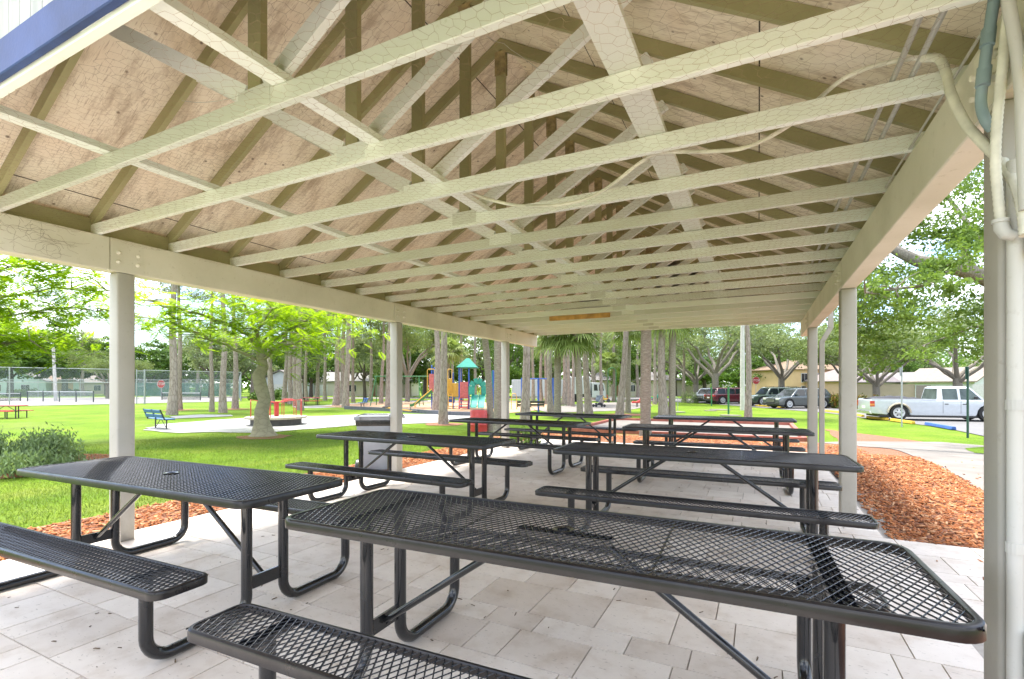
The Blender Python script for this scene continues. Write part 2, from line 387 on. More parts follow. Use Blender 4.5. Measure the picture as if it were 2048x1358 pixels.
def sheet(name, poly, off, mat, cell=.5, kind='structure', wob=0):
    bm = bmesh.new(); pts = []
    k = len(poly)
    for i in range(k):                                   # wavy outline
        a, b = Vector(poly[i][:2]), Vector(poly[(i+1) % k][:2]); L = (b-a).length
        n = max(1, int(L/.6)) if wob else 1
        for j in range(n):
            p = a.lerp(b, j/n)
            if wob and j: p += Vector((R.uniform(-wob, wob), R.uniform(-wob, wob)))
            pts.append(p)
    f = bm.faces.new([bm.verts.new((p.x, p.y, 0)) for p in pts])
    bmesh.ops.triangulate(bm, faces=[f])
    for ax in (0, 1):
        lo = min(p[ax] for p in pts); hi = max(p[ax] for p in pts)
        c = math.ceil(lo/cell)*cell
        while c < hi:
            no = (1,0,0) if ax == 0 else (0,1,0); co = (c,0,0) if ax == 0 else (0,c,0)
            bmesh.ops.bisect_plane(bm, geom=bm.verts[:]+bm.edges[:]+bm.faces[:], plane_co=co, plane_no=no, dist=1e-5); c += cell
    for v in bm.verts: v.co.z = gz(v.co.x, v.co.y) + off
    bmesh.ops.recalc_face_normals(bm, faces=bm.faces)
    if sum(f.normal.z for f in bm.faces) < 0: bmesh.ops.reverse_faces(bm, faces=bm.faces)
    me = bpy.data.meshes.new(name); bm.to_mesh(me); bm.free(); me.materials.append(mat)
    me.polygons.foreach_set('use_smooth', [True]*len(me.polygons))
    o = bpy.data.objects.new(name, me); COL.objects.link(o); return tag(o, kind=kind)
def gp(*uv): return [G(u, v) for u, v in uv]

# paved floor: rows of stones of mixed sizes over a sheet of joint sand
sheet('patio_joint_bed', [(-5.26,-4),(1.02,-4),(1.02,3.28),(8,3.28),(8,5.35),(1.02,5.35),(1.02,11.72),(-5.26,11.72)], .002, M['joint'], 20)
tiles = MB(); y = -4.0; row = 0
while y < 11.69:
    hgt = [.405, .305, .2, .405, .405, .2][row % 6]; y1 = min(y + hgt, 11.7)
    xe = 8.0 if 3.3 - .2 < y and y1 < 5.33 + .25 else 1.0
    x = -5.24 - R.uniform(0, .5)
    while x < xe:
        w = R.choice([.405, .51, .405, .305, .2, .61, .405]); a, b = max(x, -5.24), min(x + w, xe)
        if b - a > .03:
            g = .0022; t = .011 + R.uniform(-.0012, .0012)
            tiles.v += [(a+g,y+g,-.01),(b-g,y+g,-.01),(b-g,y1-g,-.01),(a+g,y1-g,-.01)]
            k = len(tiles.v) - 4; e = .0015
            tiles.v += [(a+g+e,y+g+e,t),(b-g-e,y+g+e,t),(b-g-e,y1-g-e,t),(a+g+e,y1-g-e,t)]
            tiles.f += [(k+4,k+5,k+6,k+7),(k,k+1,k+5,k+4),(k+1,k+2,k+6,k+5),(k+2,k+3,k+7,k+6),(k+3,k,k+4,k+7)]; tiles.m += [0]*5
        x += w
    y = y1; row += 1
tag(tiles.build('patio', M['trav'], fix=False), kind='structure')

sheet('mulch_bed', [(-5.26,-3),(-6.1,-3),(-6.3,0),(-6.25,3),(-6.45,6),(-6.2,9),(-6.6,12),(-8.2,14.5),(-7.6,18.6),(-3,19.3),(2.5,19.3)]
      + gp((1650,858),(1700,864),(1760,871),(1870,886),(1990,900)) + [(9,7.0),(9,5.37),(1.03,5.37),(1.03,11.73),(-5.26,11.73)], -.006, M['mulch'], .5, wob=.10)
sheet('mulch_patch', [(1.04,-3),(5,-3),(5,3.26),(1.04,3.26)], -.006, M['mulch'], .5)
for u_, v_, r_ in ((526,873,.95),(888,848,1.0),(359,820,1.1),(472,818,1.0),(1250,829,1.4),(1498,836,.7)):
    g_ = G(u_, v_); sheet('mulch_ring', [(g_.x+math.cos(a)*r_*R.uniform(.85,1.15), g_.y+math.sin(a)*r_*R.uniform(.85,1.15)) for a in np.arange(0, 6.28, .45)], -.004, M['mulch'], .5)
c0 = G(45, 930)
sheet('mulch_patch', [(c0.x+math.cos(a)*2.2, c0.y+math.sin(a)*2.0) for a in np.arange(0, 6.28, .5)], -.006, M['mulch'], .5, wob=.12)
sheet('concrete_path', gp((1628,885),(1700,882.5),(1880,884),(1990,893)) + gp((2140,930),(2140,1075),(1972,985),(1879,932),(1796,901),(1713,891)), .006, M['concrete'], .5, wob=.05)
sheet('lawn_patch', gp((1930,897),(1990,893),(2060,905),(2060,935),(1975,911),(1948,905)), .014, M['lawn'], .5, wob=.06)
sheet('sand_area', gp((285,860),(312,849),(365,845),(450,838.5),(560,833.5),(640,832),(715,829),(800,828),(880,828),(960,829),(990,836),(945,841),(860,846),(800,848),(715,850),(600,859),(520,866),(440,864),(360,866),(325,864)), .004, M['sand'], .5, wob=.15)
sheet('sand_patch', gp((338,833),(400,829),(462,829.5),(466,832),(400,835),(350,837)), .004, M['sand'], .5, wob=.12)
sheet('sand_strip', gp((585,813),(640,811),(740,804),(860,800.5),(960,801),(960,804),(860,804),(745,811),(640,816),(590,816)), .004, M['sand'], 5, wob=.2)
sheet('playground_mulch', gp((640,813),(750,804.5),(900,803),(1090,806),(1105,817),(1000,828),(940,828),(840,823),(740,818)), .008, M['playsurf'], 5)
sheet('concrete_slab', gp((1065,817),(1180,806),(1300,802.5),(1304,812),(1250,821),(1180,823),(1100,826)), .004, M['concrete'], 5)
sheet('road', gp((300,792.6),(700,794.6),(1000,794.6),(1300,792.8)) + gp((1300,795.5),(1000,797.5),(700,797.3),(300,794.6)), .004, M['concrete'], 400)
sheet('footpath', gp((1000,801.5),(1330,798),(1330,800),(1000,804)), .006, M['concrete'], 400)
# court with a red curb behind the pavilion
sheet('curbed_court', [(-7,19.6),(1.3,19.6),(1.3,27),(-7,27)], .006, M['concrete'], .5)
# parking lot
sheet('parking_lot', [G(2100,887)[:2], G(1974,873.5)[:2], G(1890,856)[:2], G(1800,844)[:2], G(1720,835)[:2], G(1655,826)[:2], G(1510,814.5)[:2], G(1400,806)[:2], (-22,72), (-20,84), (40,60), (60,30), (30,10)], .006, M['asphalt'], 400)
# tennis court slab
sheet('tennis_court', [GD(-260,38)[:2], GD(0,46)[:2], GD(480,62.3)[:2], GD(470,92)[:2], GD(200,84)[:2], GD(0,80)[:2], GD(-260,78)[:2]], .006, M['court'], 400)

cc = MB()
for a, b in (((-7.1,19.5),(1.4,19.5)),((1.4,19.5),(1.4,27.1)),((1.4,27.1),(-7.1,27.1)),((-7.1,27.1),(-7.1,19.5))):
    for i in range(12):
        p = Vector(a).lerp(Vector(b), i/12); q = Vector(a).lerp(Vector(b), (i+1)/12)
        cc.bar((p.x,p.y,gz(*p)+.04), (q.x,q.y,gz(*q)+.04), .16, .16)
tag(cc.build('red_curb', M['redcurb']), 'low red painted curb framing the pale court behind the pavilion', 'curb')

# ---------------------------------------------------------------- pavilion
XL, XR, CX, ZB, ZT, APX, SL = -4.94, .74, -2.1, 2.35, 2.634, 4.53, .585
Y0, DY, NT = .92, .61, 18
YE = Y0 + DY*(NT-1)
PY = [2.27, 5.94, 9.61]
pav = empty('picnic_pavilion', 'cream timber picnic pavilion with open trusses, square posts and blue gable trim', 'pavilion', (0,0,0))
def zr(x): return APX - SL*abs(x-CX)                    # top of rafters
# beams in spliced lengths
for nm, x0, x1, xin, sx in (('left', XL-.14, XL, XL, 1), ('right', XR, XR+.14, XR, -1)):
    mb = MB(); cuts = [Y0-.1, PY[0]-.05, PY[1]-.05, PY[2]-.05, YE-.02]
    for a, b in zip(cuts, cuts[1:]): mb.box(x0, a+.002, ZB, x1, b-.002, ZT)
    bm_ = mb.build('roof_beam', M['beam'], pav, bevel=.006, seg=1)
    for k in range(3):
        pl = MB(); a, b = PY[k]-.048, PY[k]+.205; f = xin + sx*.004
        pl.box(min(xin, f), a, ZB+.008, max(xin, f), b, ZT-.03)
        po = pl.build('splice_plate', M['beam'], bm_)
        for yy in (a+.055, b-.05):
            for zz in (ZB+.085, ZB+.165): bo = MB(); bo.lathe([(.017,0),(.017,.008),(.011,.014),(.011,.026),(.004,.03)], (0,0,0), 8, axis='x'); n = 8*5; bo.v[-n:] = [(f+sx*v[0], yy+v[1], zz+v[2]) for v in bo.v[-n:]]; bo.build('bolt', M['beam'], bm_)
    # board closing the gap over the beam
    fb = MB(); xo = x0 + .02 if sx > 0 else x1 - .05
    fb.box(xo, Y0, ZT+.001, xo+.03, YE, ZT+.145); fb.build('blocking_board', M['rafter'], pav)
    for k in range(3):
        p = MB(); p.box(x0, PY[k], -.005, x1, PY[k]+.14, ZB-.001)
        p.build('post', M['post'], pav, bevel=.016, seg=3, smooth=True)
# trusses: one built with its members, then copied
def rafters():
    mb = MB(); dz = .089/2*math.sqrt(1+SL*SL); hx = .038/2
    for sg in (-1, 1):
        xe = CX + sg*2.99
        a0, a1 = (CX, zr(CX)), (xe, zr(xe)); h = 2*dz
        poly = [(a0[0], -hx, a0[1]), (a1[0], -hx, a1[1]), (a1[0], -hx, a1[1]-h), (a0[0], -hx, a0[1]-h)]
        mb.prism(poly, (0, 2*hx, 0))
    return mb
def make_truss():
    t = rafters().build('roof_truss', M['rafter'], pav)
    b = MB(); b.box(XL-.13, -.019, ZT+.001, XR+.13, .019, ZT+.09); b.build('bottom_chord', M['chord'], t, bevel=.003, seg=1)
    k = MB(); k.box(CX-.045, -.0175, ZT+.091, CX+.045, .0175, APX-.12); k.build('king_post', M['rafter'], t)
    for sg in (-1, 1):
        w = MB(); xm = CX + sg*1.45
        w.bar((CX+sg*.075, 0, ZT+.11), (xm, 0, zr(xm)-.12), .037, .085, (0,0,1)); w.build('web', M['chord'], t)
    g = MB()
    for s2 in (-1, 1):
        g.box(CX-.055, s2*.0195-.001, APX-.34, CX+.055, s2*.0195+.001, APX-.12)
        for i in range(7): g.box(CX-.05, s2*.0215-.0012, APX-.325+i*.03, CX+.05, s2*.0215+.0012, APX-.311+i*.03)
    g.build('gusset_plate', M['plate'], t)
    n2 = MB(); n2.box(CX-.11, -.0215, ZT+.02, CX+.11, -.0192, ZT+.12); n2.build('node_plate', M['chord'], t)
    return t
tr0 = make_truss()
for i in range(NT):
    t = tr0 if i == 0 else copy_tree(tr0, pav)
    t.location = (0, Y0 + DY*i, R.uniform(-.003, .003))
# long braces on top of the chords
for nm, x, w, h, z in (('ridge_line_brace', CX+.17, .085, .036, ZT+.11), ('lateral_brace', -.52, .14, .03, ZT+.108), ('lateral_brace', -3.42, .085, .036, ZT+.112)):
    mb = MB(); mb.bar((x, Y0+.03, z), (x+.02, YE, z), w, h); mb.build(nm, M['chord'], pav)
ob = MB(); yy = Y0+DY*13; ob.box(-3.6, yy-.06, ZT-.012, -2.42, yy-.021, ZT+.07); ob.build('sister_board', M['orange_wood'], pav)
# roof deck and shingles
for sg in (-1, 1):
    xe = CX + sg*3.02; mb = MB(); mb.prism([(CX, Y0-.4, APX+.004), (xe, Y0-.4, zr(xe)+.004), (xe, Y0-.4, zr(xe)+.02), (CX, Y0-.4, APX+.02)], (0, YE-Y0+.75, 0))
    mb.build('roof_deck', M['ply'], pav)
    xe = CX + sg*3.06; mb = MB(); mb.prism([(CX, Y0-.42, APX+.024), (xe, Y0-.42, zr(xe)+.024), (xe, Y0-.42, zr(xe)+.05), (CX, Y0-.42, APX+.05)], (0, YE-Y0+.79, 0))
    mb.build('shingle_slope', M['shingle'], pav)
    ef = MB(); x = CX+sg*3.02; ef.box(min(x, x+sg*.02), Y0-.38, zr(x)-.10, max(x, x+sg*.02), YE+.33, zr(x)-.004); ef.build('eave_fascia', M['blue_trim'], pav)
# gable ends: siding with vertical grooves, blue trim board under it
for yf, sgy in ((Y0-.022, -1), (YE+.022, 1)):
    mb = MB(); x = CX - 3.0
    while x < CX + 3.0 - .01:
        x1 = min(x+.098, CX+3.0)
        if x < CX < x1: x1 = CX
        za, zb = zr(x)-.02, zr(x1)-.02; zl = ZT + .16
        if max(za, zb) > zl:
            za, zb = max(za, zl+.005), max(zb, zl+.005)
            mb.prism([(x, yf, zl), (x1-.004, yf, zl), (x1-.004, yf, zb), (x, yf, za)], (0, sgy*.016, 0))
        x = x1
    mb.build('gable_siding', M['siding'], pav)
    bk = MB(); bk.prism([(CX-3.0, yf, ZT+.165), (CX+3.0, yf, ZT+.165), (CX+3.0, yf, zr(CX+3)-.03), (CX, yf, APX-.03), (CX-3.0, yf, zr(CX-3)-.03)], (0, sgy*.004, 0)); bk.build('siding_backing', M['siding'], pav)
    bb = MB(); bb.box(CX-3.1, min(yf, yf+sgy*.03), ZT+.012, CX+3.1, max(yf, yf+sgy*.03), ZT+.158); bb.build('gable_trim_board', M['blue_trim'], pav, bevel=.004, seg=1)
# downspout beside the far right post
ds = MB(); ds.bar((.945, 9.68, .05), (.945, 9.68, 2.12), .075, .06, (0,1,0)); ds.bar((.945, 9.68, 2.10), (1.07, 9.68, 2.34), .072, .06, (0,1,0)); ds.bar((1.07, 9.68, 2.32), (1.07, 9.68, 2.60), .075, .06, (0,1,0))
ds.build('downspout', M['post'], pav, bevel=.008)

# wire netting pinned under the chords, an open hexagonal mesh
def netting():
    p = .053; dx = p*math.sqrt(3)/2*1.155; V, F = [], []
    a = p/math.sqrt(3); sx = 1.5*a; sy = math.sqrt(3)*a
    def z(x, y):
        f = ((y - Y0)/DY) % 1
        left = sstep(-3.0, -4.9, -(-x)) if False else max(0, min(1, (-2.6 - x)/2.2))
        s = math.sin(math.pi*f)*(.012+.02*left*abs(math.sin(3.1*x+1.7*y))) + .006*math.sin(7*x+5*y)*math.sin(4*y-2*x)
        return ZT - .004 - abs(s)
    edges = {}
    def key(x, y): return (round(x/.004), round(y/.004))
    vs = {}
    nx = int((XR - XL)/sx); ny = int((7.6 - Y0)/sy)
    rr = random.Random(3)
    for i in range(nx):
        for j in range(ny):
            cx = XL + .02 + i*sx; cy = Y0 + .05 + j*sy + (sy/2 if i % 2 else 0)
            c = [(cx + a*math.cos(math.pi/3*k), cy + a*math.sin(math.pi/3*k)) for k in range(6)]
            ks = [key(*q) for q in c]
            for kk, q in zip(ks, c):
                if kk not in vs:
                    wx = .03*math.sin(q[1]*3.3+q[0]*2)+rr.uniform(-.010,.010); wy = .03*math.sin(q[0]*2.6+q[1])+rr.uniform(-.010,.010)
                    vs[kk] = Vector((q[0]+wx, q[1]+wy, z(q[0]+wx, q[1]+wy)+rr.uniform(-.003,.003)))
            for k in range(6):
                e = tuple(sorted((ks[k], ks[(k+1) % 6])))
                edges[e] = 1
    for (k0, k1) in edges:
        if rr.random() < .05: continue
        A, B = vs[k0], vs[k1]; d = (B-A)
        if d.length < .004: continue
        d.normalize(); s1 = d.cross(Vector((0,0,1))).normalized(); s2 = s1.cross(d)
        r = .00047 if A.y < 4 else .00052
        b = len(V)
        for P in (A, B):
            for q in (0, 2.094, 4.189): V.append(P + (s1*math.cos(q)+s2*math.sin(q))*r)
        for q in range(3): F.append((b+q, b+(q+1) % 3, b+3+(q+1) % 3, b+3+q))
    o = np_mesh('wire_netting', np.array([tuple(v) for v in V]), F, M['rust']); return o
tag(netting(), 'rusty hexagonal chicken wire stretched under the roof trusses', 'wire netting')
tg = MB(); rr = random.Random(5)
for i in range(46):
    y, z = rr.uniform(1.35, 2.0), rr.uniform(2.38, 2.62); a = rr.uniform(0, 6.28); pts = []
    for k in range(9):
        pts.append((XL+.006+rr.uniform(0, .02), y, z)); a += rr.uniform(-.9, .9); y += math.cos(a)*.03; z += math.sin(a)*.022
        z = min(2.66, max(2.36, z))
    tg.tube(pts, .0007, 3)
tag(tg.build('wire_tangle', M['rust'], fix=False), 'loose tangle of thin rusty wire hanging against the left roof beam', 'wire tangle')
for u, v, d, where in ((200,50,2.4,'near the blue gable board'),(300,10,2.2,'at the very top left'),(560,200,2.4,'under the first truss joint'),(730,250,2.9,'under the second truss joint'),(1110,150,2.6,'near the roof middle'),(100,430,4.0,'over the left beam')):
    lw = MB(); p = pt(u, v, d); pts = [p]; dr = Vector((rr.uniform(-1,1), rr.uniform(-1,1), -.3))
    for k in range(9):
        dr += Vector((rr.uniform(-.8,.8), rr.uniform(-.8,.8), rr.uniform(-.5,.5))); p = p + dr.normalized()*.05; pts.append(p.copy())
    lw.tube(pts, .0014, 3); tag(lw.build('loose_wire_end', M['pipe'], fix=False), 'pale curled wire end dangling from the netting ' + where, 'wire')

# cables and conduits
def cable(name, label, cat, pts, r, mat, n=8, rib=0):
    P = [Vector(p) for p in pts]; out = []
    for i in range(len(P)-1):                            # Catmull-Rom
        p0, p1, p2, p3 = P[max(0,i-1)], P[i], P[i+1], P[min(len(P)-1,i+2)]
        m = max(4, int((p2-p1).length/.008)) if rib else 7
        for k in range(m):
            t = k/m; out.append(.5*((2*p1)+(p2-p0)*t+(2*p0-5*p1+4*p2-p3)*t*t+(3*p1-p0-3*p2+p3)*t**3))
    out.append(P[-1]); rs = [r*(1+(.07 if (i % 2) else -.05)) if rib else r for i in range(len(out))]
    mb = MB(); mb.tube(out, rs, n); o = mb.build(name, mat, fix=False, smooth=True)
    return tag(o, label, cat)
cable('electrical_cable', 'white electrical cable sagging below the roof chords in a long swag', 'cable',
      [pt(1878,112,2.02), pt(1790,122,2.15), pt(1700,150,2.3), pt(1640,195,2.42), pt(1590,243,2.52), pt(1500,292,2.6), pt(1420,303,2.65), pt(1330,305,2.75), pt(1285,322,2.85), pt(1200,385,3.05), pt(1130,408,3.15), pt(1050,412,3.25), pt(990,402,3.35), pt(935,384,3.45), pt(880,370,3.6)], .0105, M['flex'])
cable('flexible_conduit', 'cream ribbed flexible conduit looping down from the roof to the right post', 'conduit',
      [pt(1845,116,2.05), pt(1878,118,2.0), pt(1893,150,1.96), pt(1903,190,1.92), pt(1930,245,1.86), pt(1968,288,1.78), pt(2005,325,1.70), pt(2032,368,1.64), pt(2046,420,1.60), pt(2052,470,1.58)], .0165, M['flex'], 10, 1)
cable('plastic_conduit', 'grey plastic conduit with couplings running up the right beam end', 'conduit',
      [pt(1998,-60,1.60), pt(1988,0,1.64), pt(1976,80,1.67), pt(1967,150,1.69), pt(1962,205,1.71), pt(1970,238,1.70), pt(1985,258,1.70)], .0165, M['greypipe'], 10)
for u0, v0, u1, v1, d in ((1978,58,1974,92,1.67),(1969,135,1965,172,1.69)): cp = MB(); cp.tube([pt(u0,v0,d), pt(u1,v1,d)], .0205, 12); cp.build('coupling', M['greypipe'], bpy.data.objects['plastic_conduit'], smooth=True)
cable('flexible_conduit', 'ribbed flexible conduit hanging straight down the inner side of the right post', 'conduit',
      [pt(2022,-30,1.58), pt(2012,60,1.62), pt(2001,170,1.63), pt(1993,260,1.64), pt(1991,330,1.645), pt(1997,400,1.65), pt(2001,440,1.65)], .0145, M['flex'], 10, 1)
cable('flexible_conduit', 'thick pale conduit bending past the top of the right post', 'conduit',
      [pt(2012,-60,1.5), pt(2018,10,1.52), pt(2032,90,1.55), pt(2042,180,1.57), pt(2046,300,1.58), pt(2052,420,1.58)], .017, M['pipe'], 10)
cable('conduit_pipe', 'thin pale conduit fixed along the upper edge of the right beam', 'conduit',
      [(.728,1.55,2.655), (.728,2.6,2.648), (.728,3.9,2.640)], .006, M['pipe'])
for x, lb in ((.53, 'rigid conduit lying across the chords, the inner of two by the right beam'), (.60, 'rigid conduit lying across the chords, the one closer to the right beam')):
    cable('conduit_pipe', lb, 'conduit', [(x,Y0,ZT+.105), (x+.01,3,ZT+.106), (x,7.5,ZT+.105)], .0125, M['pipe'])
def wall_pipe(x, y, z0, z1, r, label):
    mb = MB(); mb.tube([(x,y,z0),(x,y,z1)], r, 14); return tag(mb.build('conduit_pipe', M['pipe'], smooth=True), label, 'conduit')
wp = wall_pipe(.772, 2.240, .01, 2.12, .022, 'wide painted conduit on the near right post, beside the dark strip of its side face')
for z in (1.28, .80):
    st = MB(); st.lathe([(.025,0),(.025,.035)], (.772,2.240,z), 14); st.box(.795,2.225,z,.875,2.266,z+.035); st.build('strap', M['pipe'], wp)
wp2 = wall_pipe(.832, 2.245, .55, 1.75, .020, 'narrower painted conduit at the photo edge entering a small outlet box')
bx = MB(); bx.box(.79,2.175,.38,.88,2.266,.55); b1 = bx.build('outlet_box', M['pipe'], bevel=.008)
tag(b1, 'small weatherproof outlet box low on the near right post', 'outlet box')
dd = MB(); dd.box(.797,2.160,.395,.873,2.174,.535); dd.build('cover', M['pipe'], b1, bevel=.006)
bx = MB(); bx.box(.80,2.17,1.80,.875,2.266,1.98); b1 = bx.build('junction_box', M['pipe'], bevel=.006)
tag(b1, 'upright junction box high on the near right post below the roof beam', 'junction box')
lb_ = MB(); lb_.tube([pt(2001,440,1.65), pt(2003,456,1.65), pt(2012,468,1.64), pt(2030,472,1.63)], [.019,.021,.020,.018], 12); lb_.lathe([(.024,0),(.024,.012)], tuple(pt(2001,446,1.65)), 12)
tag(lb_.build('conduit_elbow', M['pipe'], smooth=True), 'rounded conduit elbow under the hanging flexible conduit', 'conduit fitting')

# ---------------------------------------------------------------- picnic tables
def rrect(hx, hy, r, n=6):
    out = []
    for cx, cy, a0 in ((hx-r, hy-r, 0), (-hx+r, hy-r, 90), (-hx+r, -hy+r, 180), (hx-r, -hy+r, 270)):
        for k in range(n+1):
            a = math.radians(a0 + 90*k/n); out.append((cx+r*math.cos(a), cy+r*math.sin(a)))
    return out
def rim(hx, hy, r, zt, hgt, lip=.022):
    mb = MB(); prof = [(.0,-hgt),(.0,-.012),(.003,-.004),(.010,0),(lip,-.001),(lip+.003,-.006),(lip,-.011),(.012,-.012),(.010,-.02),(.010,-hgt)]
    rings = []
    for i, (off, dz) in enumerate(prof): rings.append([(x, y, zt+dz) for x, y in rrect(hx-off, hy-off, max(.012, r-off))])
    n = len(rings[0])
    for rg in rings: mb.v += rg
    for i in range(len(rings)):
        for j in range(n):
            a, b = i*n, ((i+1) % len(rings))*n
            mb.f.append((a+j, a+(j+1) % n, b+(j+1) % n, b+j)); mb.m.append(0)
    return mb
def expanded(name, hx, hy, z, parent, swd=.0158, lwd=.055, w=.0048, t=.0048):
    nx = int(2*hx/swd); sw = 2*hx/nx; ny = int(2*hy/(lwd/2)); sg = 2*hy/ny
    V, F = [], []
    for i in range(nx+1):
        x0 = -hx + i*sw
        for j in range(ny):
            s = 1 if (j + i) % 2 == 0 else -1
            a = (x0 - s*sw*.5, -hy + j*sg); b = (x0 + s*sw*.5, -hy + (j+1)*sg)
            a = (max(-hx, min(hx, a[0])), a[1]); b = (max(-hx, min(hx, b[0])), b[1])
            dx, dy = b[0]-a[0], b[1]-a[1]; L = math.hypot(dx, dy); nxv, nyv = -dy/L*w/2, dx/L*w/2
            k = len(V); tl = t*.35*s
            V += [(a[0]-nxv,a[1]-nyv,z-t+tl),(a[0]+nxv,a[1]+nyv,z-t-tl),(a[0]+nxv*.8,a[1]+nyv*.8,z-tl),(a[0]-nxv*.8,a[1]-nyv*.8,z+tl),
                  (b[0]-nxv,b[1]-nyv,z-t+tl),(b[0]+nxv,b[1]+nyv,z-t-tl),(b[0]+nxv*.8,b[1]+nyv*.8,z-tl),(b[0]-nxv*.8,b[1]-nyv*.8,z+tl)]
            F += [(k+3,k+2,k+6,k+7),(k,k+4,k+5,k+1),(k+1,k+5,k+6,k+2),(k,k+3,k+7,k+4)]
    return np_mesh(name, V, F, M['meshblack'], parent)
def arc(c, r, a0, a1, n, plane='yz', x=0):
    return [(x, c[0]+r*math.cos(math.radians(a0+(a1-a0)*k/n)), c[1]+r*math.sin(math.radians(a0+(a1-a0)*k/n))) for k in range(n+1)]
LX, BY, BW, TH_, TR = .92, .655, .132, .37, .030
def make_table():
    t = empty('picnic_table', 'x', 'picnic table', (0,0,0), 0, 'black mesh picnic tables under the pavilion')
    tp = rim(1.219, TH_, .085, .762, .042).build('tabletop', M['band'], t, smooth=True)
    expanded('mesh_panel', 1.202, TH_-.017, .757, tp)
    r = MB(); r.lathe([(.045,.752),(.045,.764),(.040,.766),(.026,.762),(.026,.750)], (0,0,0), 24)
    for x in (-.40, .40): r.box(x-.004, -TH_+.02, .7515, x+.004, TH_-.02, .7560)
    r.build('umbrella_ring', M['black'], tp, smooth=True)
    for s in (-1, 1):
        b = rim(1.219, BW, .060, .457, .040, .018).build('bench', M['band'], t, smooth=True); b.location = (0, s*BY, 0)
        expanded('mesh_panel', 1.205, BW-.014, .452, b)
    for sx in (-1, 1):
        for s in (-1, 1):
            rb = .115; yo = s*BY; yi = s*.125; x = sx*LX
            pts = [(x, yi, .735), (x, yi, rb+TR)] + [(x, yi + s*(rb - rb*math.cos(a)), TR + rb - rb*math.sin(a)) for a in np.linspace(.15, math.pi/2, 8)]
            pts += [(x, yo - s*(rb - rb*math.sin(a)), TR + rb - rb*math.cos(a)) for a in np.linspace(.0, math.pi/2, 9)]
            pts += [(x, yo, .425)]
            mb = MB(); mb.tube(pts, TR, 14); mb.build('leg', M['black'], t, smooth=True)
            bk = MB(); bk.box(x-.03, yo-.115, .424, x+.03, yo+.115, .4455); bk.build('bench_bracket', M['black'], t)
        mb = MB(); x = sx*LX
        mb.box(x-.006, -.125, .17, x+.006, .125, .245); mb.build('cross_plate', M['black'], t); mb = MB(); mb.box(x-.03, -.31, .728, x+.03, .31, .75); mb.build('top_support', M['black'], t)
        mb = MB(); mb.tube([(x-sx*.008, 0, .205), (sx*.62, 0, .385), (sx*.12, 0, .728)], .0165, 12) if False else mb.tube([(x-sx*.01, 0, .21), (sx*.17, 0, .725)], .0165, 12)
        mb.lathe([(.014,0),(.014,.012)], (x-sx*.02,0,.205), 8, axis='x'); mb.build('diagonal_brace', M['black'], t, smooth=True)
    mb = MB(); mb.box(-.20, -.03, .727, .20, .03, .75); mb.build('centre_plate', M['black'], t)
    return t
TABS = [((-.715,1.90), 1.8, 'largest nearest black mesh table filling the right foreground'),
        ((-3.56,1.95), 1.7, 'black mesh table in the left foreground beside the nearest left post'),
        ((-3.63,4.62), -1.4, 'black mesh table on the left in front of the wheeled grey bin'),
        ((-.53,4.67), 1.5, 'black mesh table directly behind the nearest right one'),
        ((-3.70,7.59), -3, 'black mesh table in front of the red barrel and palm trunks'),
        ((-.59,7.55), 2.5, 'black mesh table third from the front in the right row'),
        ((-3.55,9.9), -7, 'farthest black mesh table in the left row by the far left post'),
        ((-.63,10.13), 1.6, 'farthest black mesh table in the right row, before the red curb')]
tb0 = make_table()
for i, ((x, y), a, lab) in enumerate(TABS):
    t = tb0 if i == 0 else copy_tree(tb0)
    t.location = (x, y, .012); t.rotation_euler = (0, 0, math.radians(a)); t['label'] = lab

# ---------------------------------------------------------------- vegetation
def rvec(n, rg):
    v = rg.normal(size=(n, 3)); return v / np.linalg.norm(v, axis=1, keepdims=True)
def leaf_quads(P, ln, wd, rg, dirs=None, flat=0.0, droop=0.0):
    n = len(P)
    d = rvec(n, rg) if dirs is None else dirs
    if flat: d = d * np.array([1, 1, 1-flat])
    d[:, 2] -= droop; d /= np.linalg.norm(d, axis=1, keepdims=True) + 1e-9
    q = rvec(n, rg)
    if flat: q = q * np.array([1, 1, 1-flat])
    s = np.cross(d, q); s /= np.linalg.norm(s, axis=1, keepdims=True) + 1e-9
    L = (ln * rg.uniform(.6, 1.3, n))[:, None]; W = (wd * rg.uniform(.6, 1.3, n))[:, None]
    V = np.stack([P - d*L*.5, P + s*W*.5 + d*L*.05, P + d*L*.5, P - s*W*.5 + d*L*.05], 1).reshape(-1, 3)
    return V, np.arange(4*n).reshape(n, 4)
def clump_points(blobs, n, rg, per=26, sd=.22, shell=.55):
    w = np.array([b[1]*b[2]*b[3] for b in [(0, *b[1]) for b in blobs]]); w = w**.8 / (w**.8).sum()
    out = []
    for (c, r), k in zip(blobs, (w*n).astype(int)):
        m = max(3, k//per); u = rvec(m, rg) * (rg.uniform(shell**2, 1, m)**.5)[:, None]
        cc_ = np.array(c) + u*np.array(r)
        idx = rg.integers(0, m, k); s = sd*rg.uniform(.5, 1.4, m)[idx][:, None]
        out.append(cc_[idx] + rg.normal(size=(k, 3))*s*np.array(r)*np.array([1, 1, .7]))
    return np.concatenate(out)
def trunk_mb(pts, rs, n=12): mb = MB(); mb.tube(pts, rs, n); return mb
def limb_path(a, b, rg, k=6, wob=.12, sag=0):
    a, b = Vector(a), Vector(b); L = (b-a).length; out = []
    for i in range(k+1):
        t = i/k; p = a.lerp(b, t)
        if 0 < i < k: p += Vector(rg.normal(size=3))*wob*L*.18
        p.z += sag*L*math.sin(math.pi*t); out.append(p)
    return out
